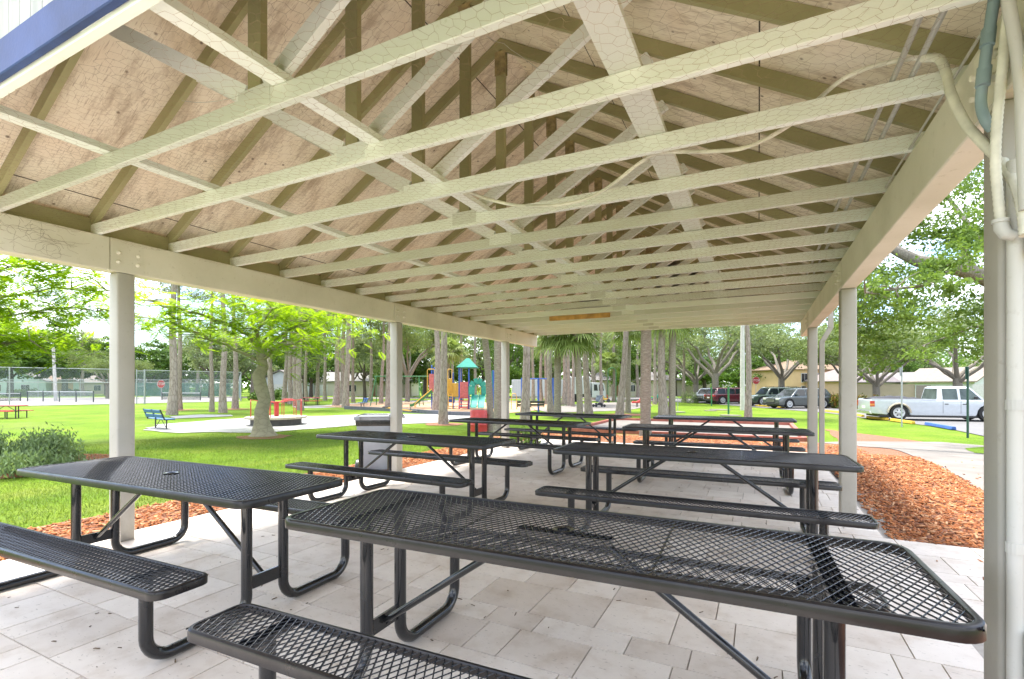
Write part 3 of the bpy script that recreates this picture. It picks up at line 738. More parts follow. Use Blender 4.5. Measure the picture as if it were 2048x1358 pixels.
def branch_tree(name, label, trunk, limbs, subs, mats, leaf, blobs_r, nleaf, seed, group=None, cat='tree', per=26, sd=.25, lw=(.1, .05), extra=(), flat=.2):
    """trunk: pts+radii (local to base); limbs: list of (pts, r0, r1); leaves around limb ends and sub-twigs"""
    rg = np.random.default_rng(seed); e = empty(name, label, cat, (0,0,0), 0, group)
    mb = MB(); mb.tube(trunk[0], trunk[1], 14); ends = []
    for pts, r0, r1 in limbs:
        k = len(pts); mb.tube(pts, [r0 + (r1-r0)*i/(k-1) for i in range(k)], 8)
        for j in range(subs):
            i = rg.integers(max(1, k//2), k); a = Vector(pts[i]); ax = (Vector(pts[-1]) - Vector(pts[0]))
            L = ax.length*rg.uniform(.25, .5); dr = Vector(rg.normal(size=3)); dr.z = abs(dr.z)*.5+.1; dr = (dr.normalized() + ax.normalized()*.5).normalized()
            tp = limb_path(a, a+dr*L, rg, 4, .2); mb.tube(tp, [r1*1.0, r1*.8, r1*.6, r1*.45, r1*.3], 6); ends.append(tp[-1]); ends.append(tp[2])
        ends.append(Vector(pts[-1]))
    mb.build('trunk', mats[0], e, smooth=True, fix=False)
    bl = [(tuple(p + Vector(rg.normal(size=3))*.15*blobs_r), tuple(blobs_r*rg.uniform(.6, 1.25)*np.array([1, 1, .62]))) for p in ends] + list(extra)
    P = clump_points(bl, nleaf, rg, per, sd, .2)
    V, F = leaf_quads(P, lw[0], lw[1], rg, None, flat); np_mesh('crown', V, F, mats[1], e); return e

# --- far broadleaf trees, three shapes then copies
def make_bg(seed, mat, nl, leaf=.34, low=1.2):
    rg = np.random.default_rng(seed); e = empty('broadleaf_tree', 'x', 'tree', (0,0,0), 0, 'trees along the back of the park')
    mb = MB(); mb.tube([(0,0,-.3),(.05,0,1.2),(.15,.05,2.6),(.1,.1,4.6)], [.34,.27,.24,.12], 10)
    for k in range(6):
        a = k*1.05+rg.uniform(-.3,.3); mb.tube(limb_path((.1,.03,2.2+.2*k), (2.6*math.cos(a), 2.6*math.sin(a), 4.2+.5*k), rg), [.13,.12,.10,.08,.06,.05,.03], 6)
    mb.build('trunk', M['darkbark'], e, smooth=True, fix=False)
    bl = []
    for k in range(15):
        a = rg.uniform(0, 6.28); z = rg.uniform(low+1.1, 8.6); rr_ = 3.0*math.sin(min(1, max(.1, (10.2-z)/7.2))*1.7)
        bl.append(((rr_*math.cos(a)*rg.uniform(.35, 1), rr_*math.sin(a)*rg.uniform(.35, 1), z), (1.5*rg.uniform(.7,1.3), 1.5*rg.uniform(.7,1.3), 1.05*rg.uniform(.7,1.2))))
    P = clump_points(bl, nl, rg, 34, .26, .3); V, F = leaf_quads(P, leaf, leaf*.55, rg, None, .25); np_mesh('crown', V, F, mat, e); return e
BG = {'dark': make_bg(1, M['darkleaf'], 9000), 'mid': make_bg(2, M['midleaf'], 8000), 'pale': make_bg(3, M['paleleaf'], 7000, .3, 2.0)}
used = set()
def bg_tree(kind, u, d, h, wd, label):
    e = BG[kind] if kind not in used else copy_tree(BG[kind]); used.add(kind)
    p = GD(u, d); e.location = p; e.rotation_euler = (0, 0, R.uniform(0, 6.28)); e.scale = (wd/7.5, wd/7.5, h*1.3/10); e['label'] = label
for a in (('dark', 20, 92, 12, 13, 'dark leafy tree behind the left end of the tennis fence'),
          ('mid', -70, 66, 13, 12, 'broad green tree at the far left edge of the photo'),
          ('dark', 130, 100, 13, 14, 'dark rounded tree above the tan shed beyond the courts'),
          ('dark', 215, 104, 11, 13, 'dark green tree seen just left of the nearest left post'),
          ('mid', 75, 120, 12, 14, 'lighter green tree between the two dark trees left of the post'),
          ('dark', 300, 108, 10, 12, 'dark tree behind the fence gate, right of the nearest left post'),
          ('mid', 365, 116, 10, 12, 'green tree behind the tennis court with a red stop sign before it'),
          ('pale', 420, 84, 10, 8, 'pale green airy tree behind the far tennis net'),
          ('dark', 455, 118, 11, 12, 'dark bushy tree behind the slim pair of pine trunks'),
          ('pale', 505, 98, 9.5, 9, 'pale airy tree left of the white garage'),
          ('dark', 578, 112, 11, 10, 'dark tree above the white garage gable'),
          ('dark', 622, 86, 9, 8, 'dark green tree beside the leaning slim pine trunk'),
          ('pale', 705, 88, 9.5, 7, 'pale olive airy tree right of the trio of pine trunks'),
          ('dark', 655, 118, 11, 12, 'dark tree behind the trio of pine trunks'),
          ('mid', 745, 110, 11, 12, 'green tree behind the green swing frame'),
          ('dark', 850, 84, 11, 13, 'dark dense tree behind the slides of the play structure'),
          ('mid', 905, 92, 11, 11, 'green dense tree right behind the play structure roof'),
          ('pale', 965, 90, 11, 10, 'pale tree behind the leaning palm'),
          ('mid', 1040, 96, 10, 11, 'green tree above the white trailer'),
          ('dark', 1085, 102, 9, 10, 'dark tree behind the white trailer end'),
          ('pale', 1150, 108, 11, 12, 'pale tree behind the cab of the white truck'),
          ('pale', 1215, 100, 11, 10, 'pale greyish tree above the green climbing arch'),
          ('mid', 1290, 112, 10, 11, 'green tree hidden largely by the thick palm trunk'),
          ('pale', 1350, 96, 11, 10, 'pale tree between the twin trunks and the small oak'),
          ('mid', 1480, 105, 9, 12, 'green tree beyond the utility pole'),
          ('mid', 1615, 92, 9, 11, 'green tree behind the grey wagon'),
          ('dark', 1795, 80, 7, 8, 'dark tree above the cream wall left of the sign post'),
          ('pale', 1835, 84, 9, 8, 'pale tree above the cream wall right of the sign post'),
          ('mid', 1750, 96, 9, 10, 'green tree behind the oak at the cream wall'),
          ('pale', 1990, 90, 9, 10, 'pale tree behind the white houses at right'),
          ('pale', 610, 72, 9, 7, 'pale airy tree in front of the pale house left of the trio of pines'), ('pale', 730, 70, 8.5, 6.5, 'pale airy tree just left of the swing frame legs'),
          ('mid', 790, 92, 11, 10, 'green tree filling the gap behind the middle post'), ('pale', 880, 76, 9.5, 7, 'pale tree seen between the two near pines of the playground'),
          ('mid', 1010, 82, 10, 8, 'green tree behind the far left post of the pavilion'), ('pale', 1105, 80, 10, 8, 'pale tree rising behind the trailer and palms'),
          ('pale', 1190, 84, 10.5, 8, 'pale tree directly over the truck cab'), ('mid', 1255, 88, 10, 8, 'green tree behind the peeling palm'),
          ('pale', 1320, 78, 10, 8, 'pale tree behind the twin trunks'), ('mid', 1410, 92, 10, 10, 'green tree behind the silver car and smaller oak'),
          ('pale', 470, 86, 9, 8, 'pale tree behind the pine ringed by mulch'), ('mid', 540, 104, 11, 10, 'green tree between the court and the white garage'),
          ('dark', 1540, 90, 8, 10, 'dark tree low behind the oak of the grey wagon'), ('pale', 1670, 88, 9, 9, 'pale tree over the tan two storey building')): bg_tree(*a)

# --- pines: tall bare trunks with a high crown
def make_pine(seed):
    rg = np.random.default_rng(seed); e = empty('pine_tree', 'x', 'tree', (0,0,0), 0, 'pine trees in the park')
    n = 15; mb = MB()
    mb.tube([(.04*math.sin(i*.9+seed), .04*math.cos(i*.7), -.3+i*.98) for i in range(n)], [.25 if i == 0 else (.195 if i == 1 else .175 - .0085*i) for i in range(n)], 12)
    tips = []
    for k in range(20):
        z = 8.6+5.2*k/20; a = rg.uniform(0, 6.28); L = 2.3*(1-.55*(k/20))*rg.uniform(.6, 1.1)
        q = limb_path((0,0,z), (L*math.cos(a), L*math.sin(a), z+.5*rg.uniform(-.3,1)), rg, 4, .2); mb.tube(q, [.05,.04,.03,.022,.012], 5); tips += [q[-1], q[-2], q[2]]
    mb.build('trunk', M['pinebark'], e, smooth=True, fix=False)
    P = np.concatenate([np.array(t)+rg.normal(size=(70, 3))*np.array([.38,.38,.26]) for t in tips])
    V, F = leaf_quads(P, .34, .045, rg, None, 0); np_mesh('crown', V, F, M['pineleaf'], e); return e
PINES = [make_pine(21), make_pine(22)]
pused = [0, 0]
def pine(u, v, w, lean, label, d=None):
    i = R.randrange(2); e = PINES[i] if not pused[i] else copy_tree(PINES[i]); pused[i] = 1
    p = G(u, v) if d is None else GD(u, d); dd_ = -p.x*ST + p.y*CT
    s = (w*1.1*dd_/FOC)/.33; e.location = p; e.scale = (s, s, R.uniform(.9, 1.1))
    e.rotation_euler = (0, 0, R.uniform(0, 6.28))
    e.rotation_euler = (Matrix.Rotation(lean, 3, Vector((-ST, CT, 0))) @ Matrix.Rotation(R.uniform(0, 6.28), 3, 'Z')).to_euler()
    e['label'] = label
for a in ((345,829,14,.01,'thick pine trunk directly behind the blue bench'), (359,819,8.5,0,'slimmer pine trunk just right of the thick one behind the blue bench'),
          (423,823,7,0,'slim straight pine trunk in front of the far tennis net post'), (447,825,11,0,'pine trunk standing between two slim ones on the lawn, base without mulch'),
          (472,817,9.5,-.02,'pine trunk ringed by red mulch before the tennis court hedge'), (541,808,10,0,'pine trunk half hidden right behind the lime tree trunk'),
          (570,806,8,.02,'leftmost pine of the dense cluster right of the lime tree'), (581,808,9,0,'second pine of the dense cluster right of the lime tree'),
          (590,812,8,0,'third pine of the dense cluster beside the merry-go-round'), (599,820,10,0,'nearest pine of the dense cluster beside the merry-go-round'),
          (633,798,7,.06,'slim leaning pine near the red picnic table'), (672,811,10,.03,'left trunk of the trio of pines left of the middle post'),
          (684,807,9.5,.02,'middle trunk of the trio of pines left of the middle post'), (692,815,10.5,.03,'right trunk of the trio of pines left of the middle post'),
          (717,790,6,0,'distant thin pine behind the small blue seat'), (762,807,6.5,.04,'thin pine just left of the pine beside the middle post'),
          (776,814,10,.02,'pine trunk closest to the left side of the middle post'), (874,821,12.5,0,'pale straight pine trunk in front of the green slide'),
          (888,848,14.5,-.01,'near pine with dark rugged bark at its base in front of the play structure'), (922,803,7,0,'far pine seen between the blue posts of the play roof'),
          (1053,845,16,-.01,'rugged pine with orange bark patch just right of the far left post'), (1082,808,6.5,0,'slender pine behind the white trailer'),
          (1101,825,10,-.02,'pine whose base stands right of the dark park bench'), (1130,809,10,0,'pine before the white box truck body'),
          (1146,813,6,0,'thin pine close behind the mossy palm'), (1176,828,12,-.03,'pine trunk just left of the stroller'),
          (1188,800,9,.0,'pine trunk in front of the truck cab'), (1241,830,12,.06,'leaning pine left of the peeling palm'),
          (1325,834,15,0,'thick pine beside the pale palm, left of the twin pair'), (1498,835,10.5,-.02,'straight pine trunk right next to the white utility pole')): pine(*a)
rg_ = np.random.default_rng(5)
for u, d, lb in ((395, 95, 'far pine rising behind the tennis court hedge'), (505, 90, 'far pine left of the white garage door'), (728, 96, 'far pine right of the thin distant trunk'),
             (1035, 88, 'far pine behind the rear edge of the trailer'), (1275, 84, 'far pine just left of the thick near palm'), (165, 98, 'far pine behind the low black fence'), (1225, 92, 'far pine inside the green arch'), (612, 62, 'distant pine left of the leaning slim pine'), (650, 66, 'distant pine between the slim leaning one and the trio'), (706, 58, 'distant pine right of the trio, closest to it'), (742, 64, 'distant pine beside the left swing leg'), (800, 70, 'distant pine almost touching the right side of the middle post'), (905, 66, 'distant pine right of the play roof posts'), (950, 72, 'distant pine behind the slide hood'), (1066, 58, 'distant pine close right of the rugged orange patched one'), (1092, 52, 'distant pine next to the right blue ladder post'), (1138, 48, 'distant pine in the gap before the truck body'), (1202, 50, 'distant pine above the stroller'), (1228, 62, 'distant pine framing the green arch on its right'), (1310, 52, 'distant pine right of the thickest palm'), (1368, 58, 'distant pine left of the grey twiggy bush')):
    pine(u, 0, 6.0, 0, lb, d)

# --- sabal palms
def fan(V, F, base, out, up, size, rg):
    out = Vector(out).normalized(); side = out.cross(Vector(up)).normalized(); nrm = side.cross(out)
    pl = size*rg.uniform(.55, .8); hub = Vector(base) + out*pl + Vector((0,0,-.10*size)); k0 = len(V)
    w = .016; V += [Vector(base)-side*w, Vector(base)+side*w, hub+side*w, hub-side*w]; F.append((k0, k0+1, k0+2, k0+3))
    n = 26
    for i in range(n):
        a = math.radians(-125 + 250*i/(n-1)); L = size*(1-.25*abs(a)/2.2)*rg.uniform(.85, 1.08)
        dr = out*math.cos(a) + side*math.sin(a); m = hub + dr*L*.55 + nrm*(.06*math.cos(3*a)) + Vector((0,0,-.05*L))
        tip = hub + dr*L + Vector((0,0,-.42*L*rg.uniform(.7, 1.4))); wv = side.cross(dr)
        pr = dr.cross(nrm).normalized()*.028*size*1.3
        k = len(V); V += [hub, m-pr, tip, m+pr]; F.append((k, k+1, k+2, k+3))
def palm_crown(e, z, size, seed, cx=(0, 0), nf=26):
    rg = np.random.default_rng(seed); V, F = [], []
    for k in range(nf):
        a = k*2.4; el = math.radians(75 - 115*(k/nf)) + rg.uniform(-.1, .1)
        fan(V, F, (cx[0], cx[1], z), (math.cos(a)*math.cos(el), math.sin(a)*math.cos(el), math.sin(el)), (0,0,1), size, rg)
    np_mesh('crown', np.array([tuple(v) for v in V]), F, M['palmleaf'], e)
def palm(base, tr, r, z, size, seed, label, nf=26, mat='palmbark'):
    e = empty('palm_tree', label, 'tree', base, 0, 'sabal palms behind the pavilion')
    pts = [Vector((tr[0]*t*t, tr[1]*t*t, -.3+(z+.3)*t)) for t in np.linspace(0, 1, 12)]
    rs = [r*1.35, r*1.12] + [r*(1+.06*math.sin(i*2.1+seed)) for i in range(8)] + [r*.95, r*.9]
    mb = MB(); mb.tube(pts, rs, 14); mb.build('trunk', M[mat], e, smooth=True, fix=False)
    if nf: palm_crown(e, z, size, seed, tr, nf)
def wpx(u, v, w): p = G(u, v); return w*(-p.x*ST+p.y*CT)/FOC/2
palm(G(981,862), (-.42,-.2), wpx(981,862,13.5), 5.6, 1.25, 31, 'palm leaning left at the red barrel, left of the far left post')
palm(G(996,866), (.0,.1), wpx(996,866,17), 6.4, 1.25, 32, 'straight thick palm touching the left side of the far left post')
palm(G(1115,834), (.02,0), wpx(1115,834,14), 5.1, 1.3, 33, 'palm with green fronds hanging low, left one of the two by the trailer')
palm(G(1160,836), (-.35,.1), wpx(1160,836,12.5), 5.0, 1.35, 34, 'palm with a mossy curved trunk and low hanging fronds, left of the stroller')
palm(G(1256,825), (.0,.1), wpx(1256,825,10.5), 6.0, 1.2, 35, 'palm with peeling bark behind the leaning pine')
palm(G(1291,872), (.03,.1), wpx(1291,872,21), 5.4, 1.3, 36, 'thickest palm trunk standing in the mulch behind the far tables')
palm(G(1344,834), (.06,0), wpx(1344,834,13), 6.2, 1.25, 37, 'smooth pale palm trunk, right one of the twin pair')
palm(G(895,812), (.2,0), .12, 5.2, 1.3, 38, 'palm with fronds hanging over the play structure')
palm(G(1215,803), (.0,.0), .11, 5.0, 1.3, 39, 'palm with fronds drooping above the stroller')

# --- lime tree with feathery leaves
def fronds(centres, n_per, rg, size=.42, spread=.5, vs=.16):
    V, F = [], []
    for c in centres:
        for k in range(n_per):
            b = np.array(c) + rg.normal(size=3)*np.array([spread, spread, vs])
            a = rg.uniform(0, 6.28); d = np.array([math.cos(a), math.sin(a), rg.uniform(-.45, .15)]); d /= np.linalg.norm(d)
            s = np.array([-math.sin(a), math.cos(a), rg.uniform(-.15, .15)]); L = size*rg.uniform(.7, 1.3)
            for j in range(9):
                t = (j+.5)/9; p = b + d*L*t + np.array([0, 0, -.25*L*t*t]); wl_ = L*.34*math.sin(math.pi*(.12+.83*t))
                for sg in (-1, 1):
                    q = p + sg*s*wl_ + d*wl_*.35 + np.array([0, 0, -.10*wl_]); m = (p+q)/2; w = d*L*.07
                    kk = len(V); V += [p, m-w, q, m+w]; F.append((kk, kk+1, kk+2, kk+3))
    return np.array(V), F
def pix_tree(name, label, d0, trunk, tw, limbs, mats, n_per, seed, size, spread, vs, group=None, extra=(), twig=5):
    rg = np.random.default_rng(seed); e = empty(name, label, 'tree', (0,0,0), 0, group)
    mb = MB(); mb.tube([pt(u, v, d0+dd) for u, v, dd in trunk], [w*d0/FOC/2 for w in tw], 16); cen = []
    for pts, w0 in limbs:
        P = [pt(u, v, d0+dd) for u, v, dd in pts]; sm = []
        for i in range(len(P)-1):
            for t in (0, .33, .66): sm.append(P[i].lerp(P[i+1], t) + Vector(rg.normal(size=3))*.03)
        sm.append(P[-1]); k = len(sm); mb.tube(sm, [max(.012, .62*w0*d0/FOC/2*(1-.8*i/(k-1))) for i in range(k)], 8)
        for i in range(k//3, k):
            cen.append(np.array(sm[i]))
            for j in range(twig):
                dr = Vector((rg.normal(), rg.normal(), rg.normal()*.25+.1)).normalized(); q = sm[i] + dr*rg.uniform(.5, 1.5)*spread*1.7
                if (i+j) % 2 == 0: mb.tube([sm[i], sm[i].lerp(q, .5)+Vector((0,0,.05)), q], [.02, .013, .006], 5)
                cen.append(np.array(q))
    mb.build('trunk', mats[0], e, smooth=True, fix=False)
    cen += [np.array(pt(*x)) for x in extra]
    V, F = fronds(cen, n_per, rg, size, spread, vs); np_mesh('crown', V, F, mats[1], e)
    return e
p0 = G(526, 871); D0 = -p0.x*ST + p0.y*CT
pix_tree('feathery_tree', 'spreading tree with lime feathery leaves on the lawn behind the blue bench', D0,
    [(526,880,0),(526,866,0),(524,845,0),(523,822,0),(529,800,0),(522,775,-.1),(517,752,-.1),(526,735,0),(522,712,0),(521,692,0)], [76,44,30,26,24,25,24,21,18,13],
    [([(521,700,0),(500,672,-.5),(455,648,-1.2),(400,628,-1.8),(330,612,-2.4),(262,592,-3)], 13), ([(515,722,0),(470,695,-.3),(420,678,-.4),(365,655,-.5),(300,636,-.8),(230,628,-1)], 11),
     ([(526,702,0),(548,678,.2),(585,655,0),(612,640,-.4),(648,606,-.6)], 14), ([(528,712,0),(560,688,.8),(610,672,1.4),(660,662,2),(715,655,2.6)], 9),
     ([(521,695,0),(508,655,-.6),(492,612,-1.2),(470,578,-1.6)], 10), ([(524,695,0),(540,650,.8),(560,610,1.2),(575,585,1.5)], 9),
     ([(518,700,0),(500,690,1.5),(470,668,2.6),(430,655,3.4)], 9), ([(528,718,0),(545,700,-1.2),(580,690,-2.2),(622,672,-3)], 8), ([(520,700,0),(515,660,-1.5),(545,620,-2.6),(585,600,-3.2)], 9)],
    (M['smoothbark'], M['poinleaf']), 5, 41, .44, .55, .11)
pix_tree('feathery_tree', 'nearer feathery tree at the left photo edge whose thin boughs cross the sky', 12.5,
    [(-330,960,0),(-328,900,0),(-318,800,0),(-322,720,0),(-315,660,0)], [50,40,34,30,26],
    [([(-315,665,0),(-200,640,.5),(-60,612,.8),(20,588,.8),(110,575,.6),(215,582,.3)], 14), ([(-315,660,0),(-180,650,1),(-40,640,1.5),(60,624,1.5),(140,616,1.4),(225,622,1.2)], 11),
     ([(-315,655,0),(-180,600,0),(-60,560,-.3),(20,535,-.5),(90,522,-.6),(150,515,-.6)], 10), ([(-318,690,0),(-160,690,-.5),(-60,690,-.6),(0,690,-.6),(60,680,-.6)], 9), ([(-316,680,0),(-150,668,2),(-30,655,3),(60,665,3.4),(120,690,3.4)], 9)],
    (M['smoothbark'], M['poinleaf']), 6, 43, .42, .36, .13, None, ((150,700,13.5),(190,710,13.8),(120,690,13.2),(30,660,12),(60,600,12.5),(10,625,12),(90,640,13),(200,560,12.6)), 4)

# --- live oaks
def make_oak(seed, mats, nleaf, fork=2.1, spread=4.6, hgt=6.6, r=.27, lw=(.24, .11), nl=7, blob=1.25):
    rg = np.random.default_rng(seed); limbs = []
    for k in range(nl):
        a = 6.28*k/nl + rg.uniform(-.3, .3); L = spread*rg.uniform(.75, 1.1); el = rg.uniform(.25, 1.0)
        b = Vector((0,0,fork-.15+.25*rg.uniform(-1,1))); m = b + Vector((math.cos(a)*L*.45, math.sin(a)*L*.45, (hgt-fork)*.45*(.6+el*.6))); t = b + Vector((math.cos(a)*L, math.sin(a)*L, (hgt-fork)*(.45+.5*el)))
        limbs.append((limb_path(b, m, rg, 3, .15) + limb_path(m, t, rg, 4, .25)[1:], r*.52, r*.13))
    return branch_tree('oak_tree', 'x', ([(0,0,-.4),(0,0,.15),(.03,.02,fork*.5),(0,0,fork+.15)], [r*1.6, r*1.15, r, r*.92]), limbs, 4, mats, None, blob, nleaf, seed, 'live oaks around the parking lot', per=40, sd=.3, lw=lw)
OAK = [make_oak(51, (M['oakbark'], M['paleleaf']), 12000), make_oak(52, (M['oakbark'], M['oakleaf']), 14000)]
oused = [0, 0]
def oak(i, p, rz, s, label):
    e = OAK[i] if not oused[i] else copy_tree(OAK[i]); oused[i] = 1
    e.location = p; e.rotation_euler = (0, 0, rz); e.scale = s if isinstance(s, tuple) else (s, s, s); e['label'] = label
oak(0, GD(1430, 53), .4, (1.3,1.3,1.5), 'large pale oak with a thick trunk behind the maroon wagon')
oak(0, GD(1392, 60), 2.2, 1.15, 'smaller pale oak by the silver car, left of the large one')
oak(1, GD(1563, 62), 1.2, 1.4, 'oak behind the green off-roader and the grey wagon')
oak(0, GD(1705, 56), 3.3, 1.2, 'oak between the two far right pavilion posts')
oak(1, GD(1752, 46), .2, (1.1,1.1,1.0), 'oak with a forked trunk before the cream wall')
oak(0, GD(1915, 42), 5.1, (1.3,1.3,1.15), 'pale oak with a wide V fork behind the white pickup')
oak(1, GD(815, 60), 2.0, (1.0,1.0,1.5), 'dark trunked oak beside the swing frame, right of the middle post')
oak(1, GD(215, 76), 2.6, (.9,.9,.95), 'wide low oak behind the court left of the nearest post')

# near oak whose limb crosses the sky at right
def near_oak():
    rg = np.random.default_rng(61); d = 12.5
    e = empty('oak_tree', 'near dark green oak whose thick limb reaches in from behind the right post', 'tree')
    def px(l, dd=0): return [pt(u, v, d+dd+x) for u, v, x in l]
    mb = MB(); g = GD(2120, d)
    mb.tube([g+Vector((0,0,-.3)), g+Vector((0,0,.2)), g+Vector((.05,.05,1.5)), pt(2100,660,d), pt(2075,610,d)], [.42,.33,.28,.27,.24], 14)
    main = [(2080,625,0),(2030,585,0),(1974,556,0),(1930,540,.1),(1880,530,.2),(1835,522,.3),(1800,505,.4),(1770,488,.6),(1735,480,1)]
    L = [(main, .25, .09), ([(1900,534,.1),(1875,555,-.3),(1840,572,-.6),(1790,578,-.8),(1730,585,-1)], .07, .02), ([(1950,548,0),(1940,520,.3),(1925,495,.5),(1950,470,.8),(1974,455,1)], .085, .03),
         ([(1800,505,.4),(1775,460,.8),(1790,420,1.2),(1830,380,1.5)], .06, .02), ([(2080,620,0),(2020,560,1),(1960,480,2),(1900,400,3),(1860,340,3.5)], .12, .03), ([(2080,630,0),(2000,640,1.5),(1930,660,2.6),(1850,690,3.4)], .08, .02), ([(1770,488,.6),(1740,540,.4),(1730,600,.2),(1735,650,0)], .045, .015)]
    ends = []
    for l, r0, r1 in L:
        P = px(l); k = len(P); mb.tube(P, [r0+(r1-r0)*i/(k-1) for i in range(k)], 10)
        for i in range(7 if l is main else 1, k):
            for j in range(3):
                dr = Vector(rg.normal(size=3)); q = P[i] + dr.normalized()*rg.uniform(.4, 1.1); mb.tube([P[i], P[i].lerp(q,.5)+Vector((0,0,.06)), q], [.022,.014,.006], 5); ends.append(q)
    mb.build('trunk', M['oakbark'], e, smooth=True, fix=False)
    ex = [(1740,640,12.5),(1725,610,12),(1760,600,13),(1735,680,12.5),(1765,690,13),(1745,720,13),(1720,560,12.5),(1770,540,13.5),(1830,600,13.5),(1950,610,12.5),(1965,660,12.5),(1955,700,12.3),(1930,640,13.2),(1850,470,13.5),(1900,450,13),(1880,400,13.6),(1930,380,13),(1960,330,12.6),(1820,430,13.5),(1780,460,14),(1850,550,12),(1960,420,12),(1905,590,13),(1740,520,14),(1700,600,13.5),(1710,650,13),(1785,640,13.4)]
    bl = [(tuple(p), tuple(.42*rg.uniform(.6,1.3)*np.array([1,1,.7]))) for p in ends] + [(tuple(pt(*x)), tuple(.55*rg.uniform(.7,1.3)*np.array([1,1,.75]))) for x in ex]
    P = clump_points(bl, 24000, rg, 24, .3, .2); V, F = leaf_quads(P, .115, .055, rg, None, .15); np_mesh('crown', V, F, M['nearleaf'], e)
near_oak()

# --- shrubs and hedges
def shrub(name, label, p, rx, ry, h, n, lf, mat, seed, cat='shrub', up=.5, group=None):
    rg = np.random.default_rng(seed); e = empty(name, label, cat, p, R.uniform(0, .01), group)
    m = 40; c = np.stack([rg.uniform(-1, 1, m), rg.uniform(-1, 1, m), rg.uniform(.15, 1, m)], 1); c = c[(c[:, 0]**2 + c[:, 1]**2) < 1]
    c[:, 2] *= np.sqrt(1 - .75*(c[:, 0]**2 + c[:, 1]**2)); P = c[rg.integers(0, len(c), n)]*np.array([rx, ry, h*.9]) + rg.normal(size=(n, 3))*np.array([rx, ry, h])*.16
    P[:, 2] = np.abs(P[:, 2]); d = rvec(n, rg); d[:, 2] = np.abs(d[:, 2])+up
    V, F = leaf_quads(P, lf[0], lf[1], rg, d); np_mesh('foliage', V, F, mat, e)
    mb = MB()
    for k in range(9):
        q = c[k]*np.array([rx, ry, h*.8]); mb.tube([(q[0]*.2, q[1]*.2, -.05), tuple(q*.6), tuple(q)], [.018,.013,.006], 5)
    mb.build('stems', M['darkbark'], e, fix=False); return e
sh = G(30, 940)
shrub('juniper_shrub', 'wide grey green feathery shrub in mulch at the left photo edge', (sh.x-.1, sh.y, sh.z), 1.35, 1.1, .82, 19000, (.10,.034), M['shrubleaf'], 71, up=.7)
cr = G(1675, 822)
shrub('croton_bush', 'orange and green croton bush behind the dark grey wagon', tuple(GD(1678, 42)), 1.2, .9, 1.3, 2600, (.22,.08), M['crotonleaf'], 72)
shrub('croton_bush', 'yellow and green croton bush behind the pickup tailgate', tuple(GD(1734, 41)), 1.0, .9, 1.15, 2200, (.22,.08), M['crotonleaf'], 73)
shrub('young_plant', 'small bright green plant at the foot of the far left post', (-5.05, 10.5, 0), .42, .35, .42, 500, (.12,.05), M['midleaf'], 74, 'plant')
shrub('dry_bush', 'grey twiggy bush on the lawn left of the silver car', tuple(G(1378, 806)), .9, .7, 1.4, 900, (.2,.06), M['paleleaf'], 75)
for i, (u, d, rx, h, lb) in enumerate(((330, 98, 5, 1.5, 'clipped hedge behind the far tennis net, left half'), (430, 98, 5, 1.6, 'clipped hedge behind the far tennis net, right half'), (55, 96, 6, 1.3, 'low hedge in front of the pale teal house'), (515, 68, 1.2, 1.2, 'round bush left of the lime tree trunk by the garage'), (562, 70, 2, 1.3, 'round bush at the garage right of the lime tree trunk'), (150, 100, 5, 1.2, 'low hedge beyond the black divider fence'))):
    shrub('hedge', lb, tuple(GD(u, d)), rx, 1.2, h, 1600, (.4,.2), M['hedgeleaf'], 80+i, 'hedge')

# --- grass blades on the near lawn, loose chips on the mulch
def blades():
    rg = np.random.default_rng(9); n = 130000
    x = -6.3 - 13*rg.uniform(0, 1, n)**1.15; y = rg.uniform(-2, 18, n)
    d = -x*ST + y*CT; ok = (d > 1.5) & ~((x > -6.4)) & (((x-c0.x)/2.2)**2+((y-c0.y)/2.0)**2 > .95)
    x, y = x[ok], y[ok]; z = np.array([gz(a, b) for a, b in zip(x, y)]) - .02
    sandp = []
    n = len(x); a = rg.uniform(0, 6.28, n); h = rg.uniform(.025, .06, n); w = rg.uniform(.003, .006, n); ln = rg.normal(size=(n, 2))*.025
    P = np.stack([x, y, z], 1); dx = np.stack([np.cos(a)*w, np.sin(a)*w, 0*a], 1)
    T = P + np.stack([ln[:, 0], ln[:, 1], h], 1)
    V = np.stack([P-dx, P+dx, T], 1).reshape(-1, 3)
    tag(np_mesh('grass_blades', V, np.arange(3*n).reshape(n, 3), M['blade']), kind='stuff')
blades()
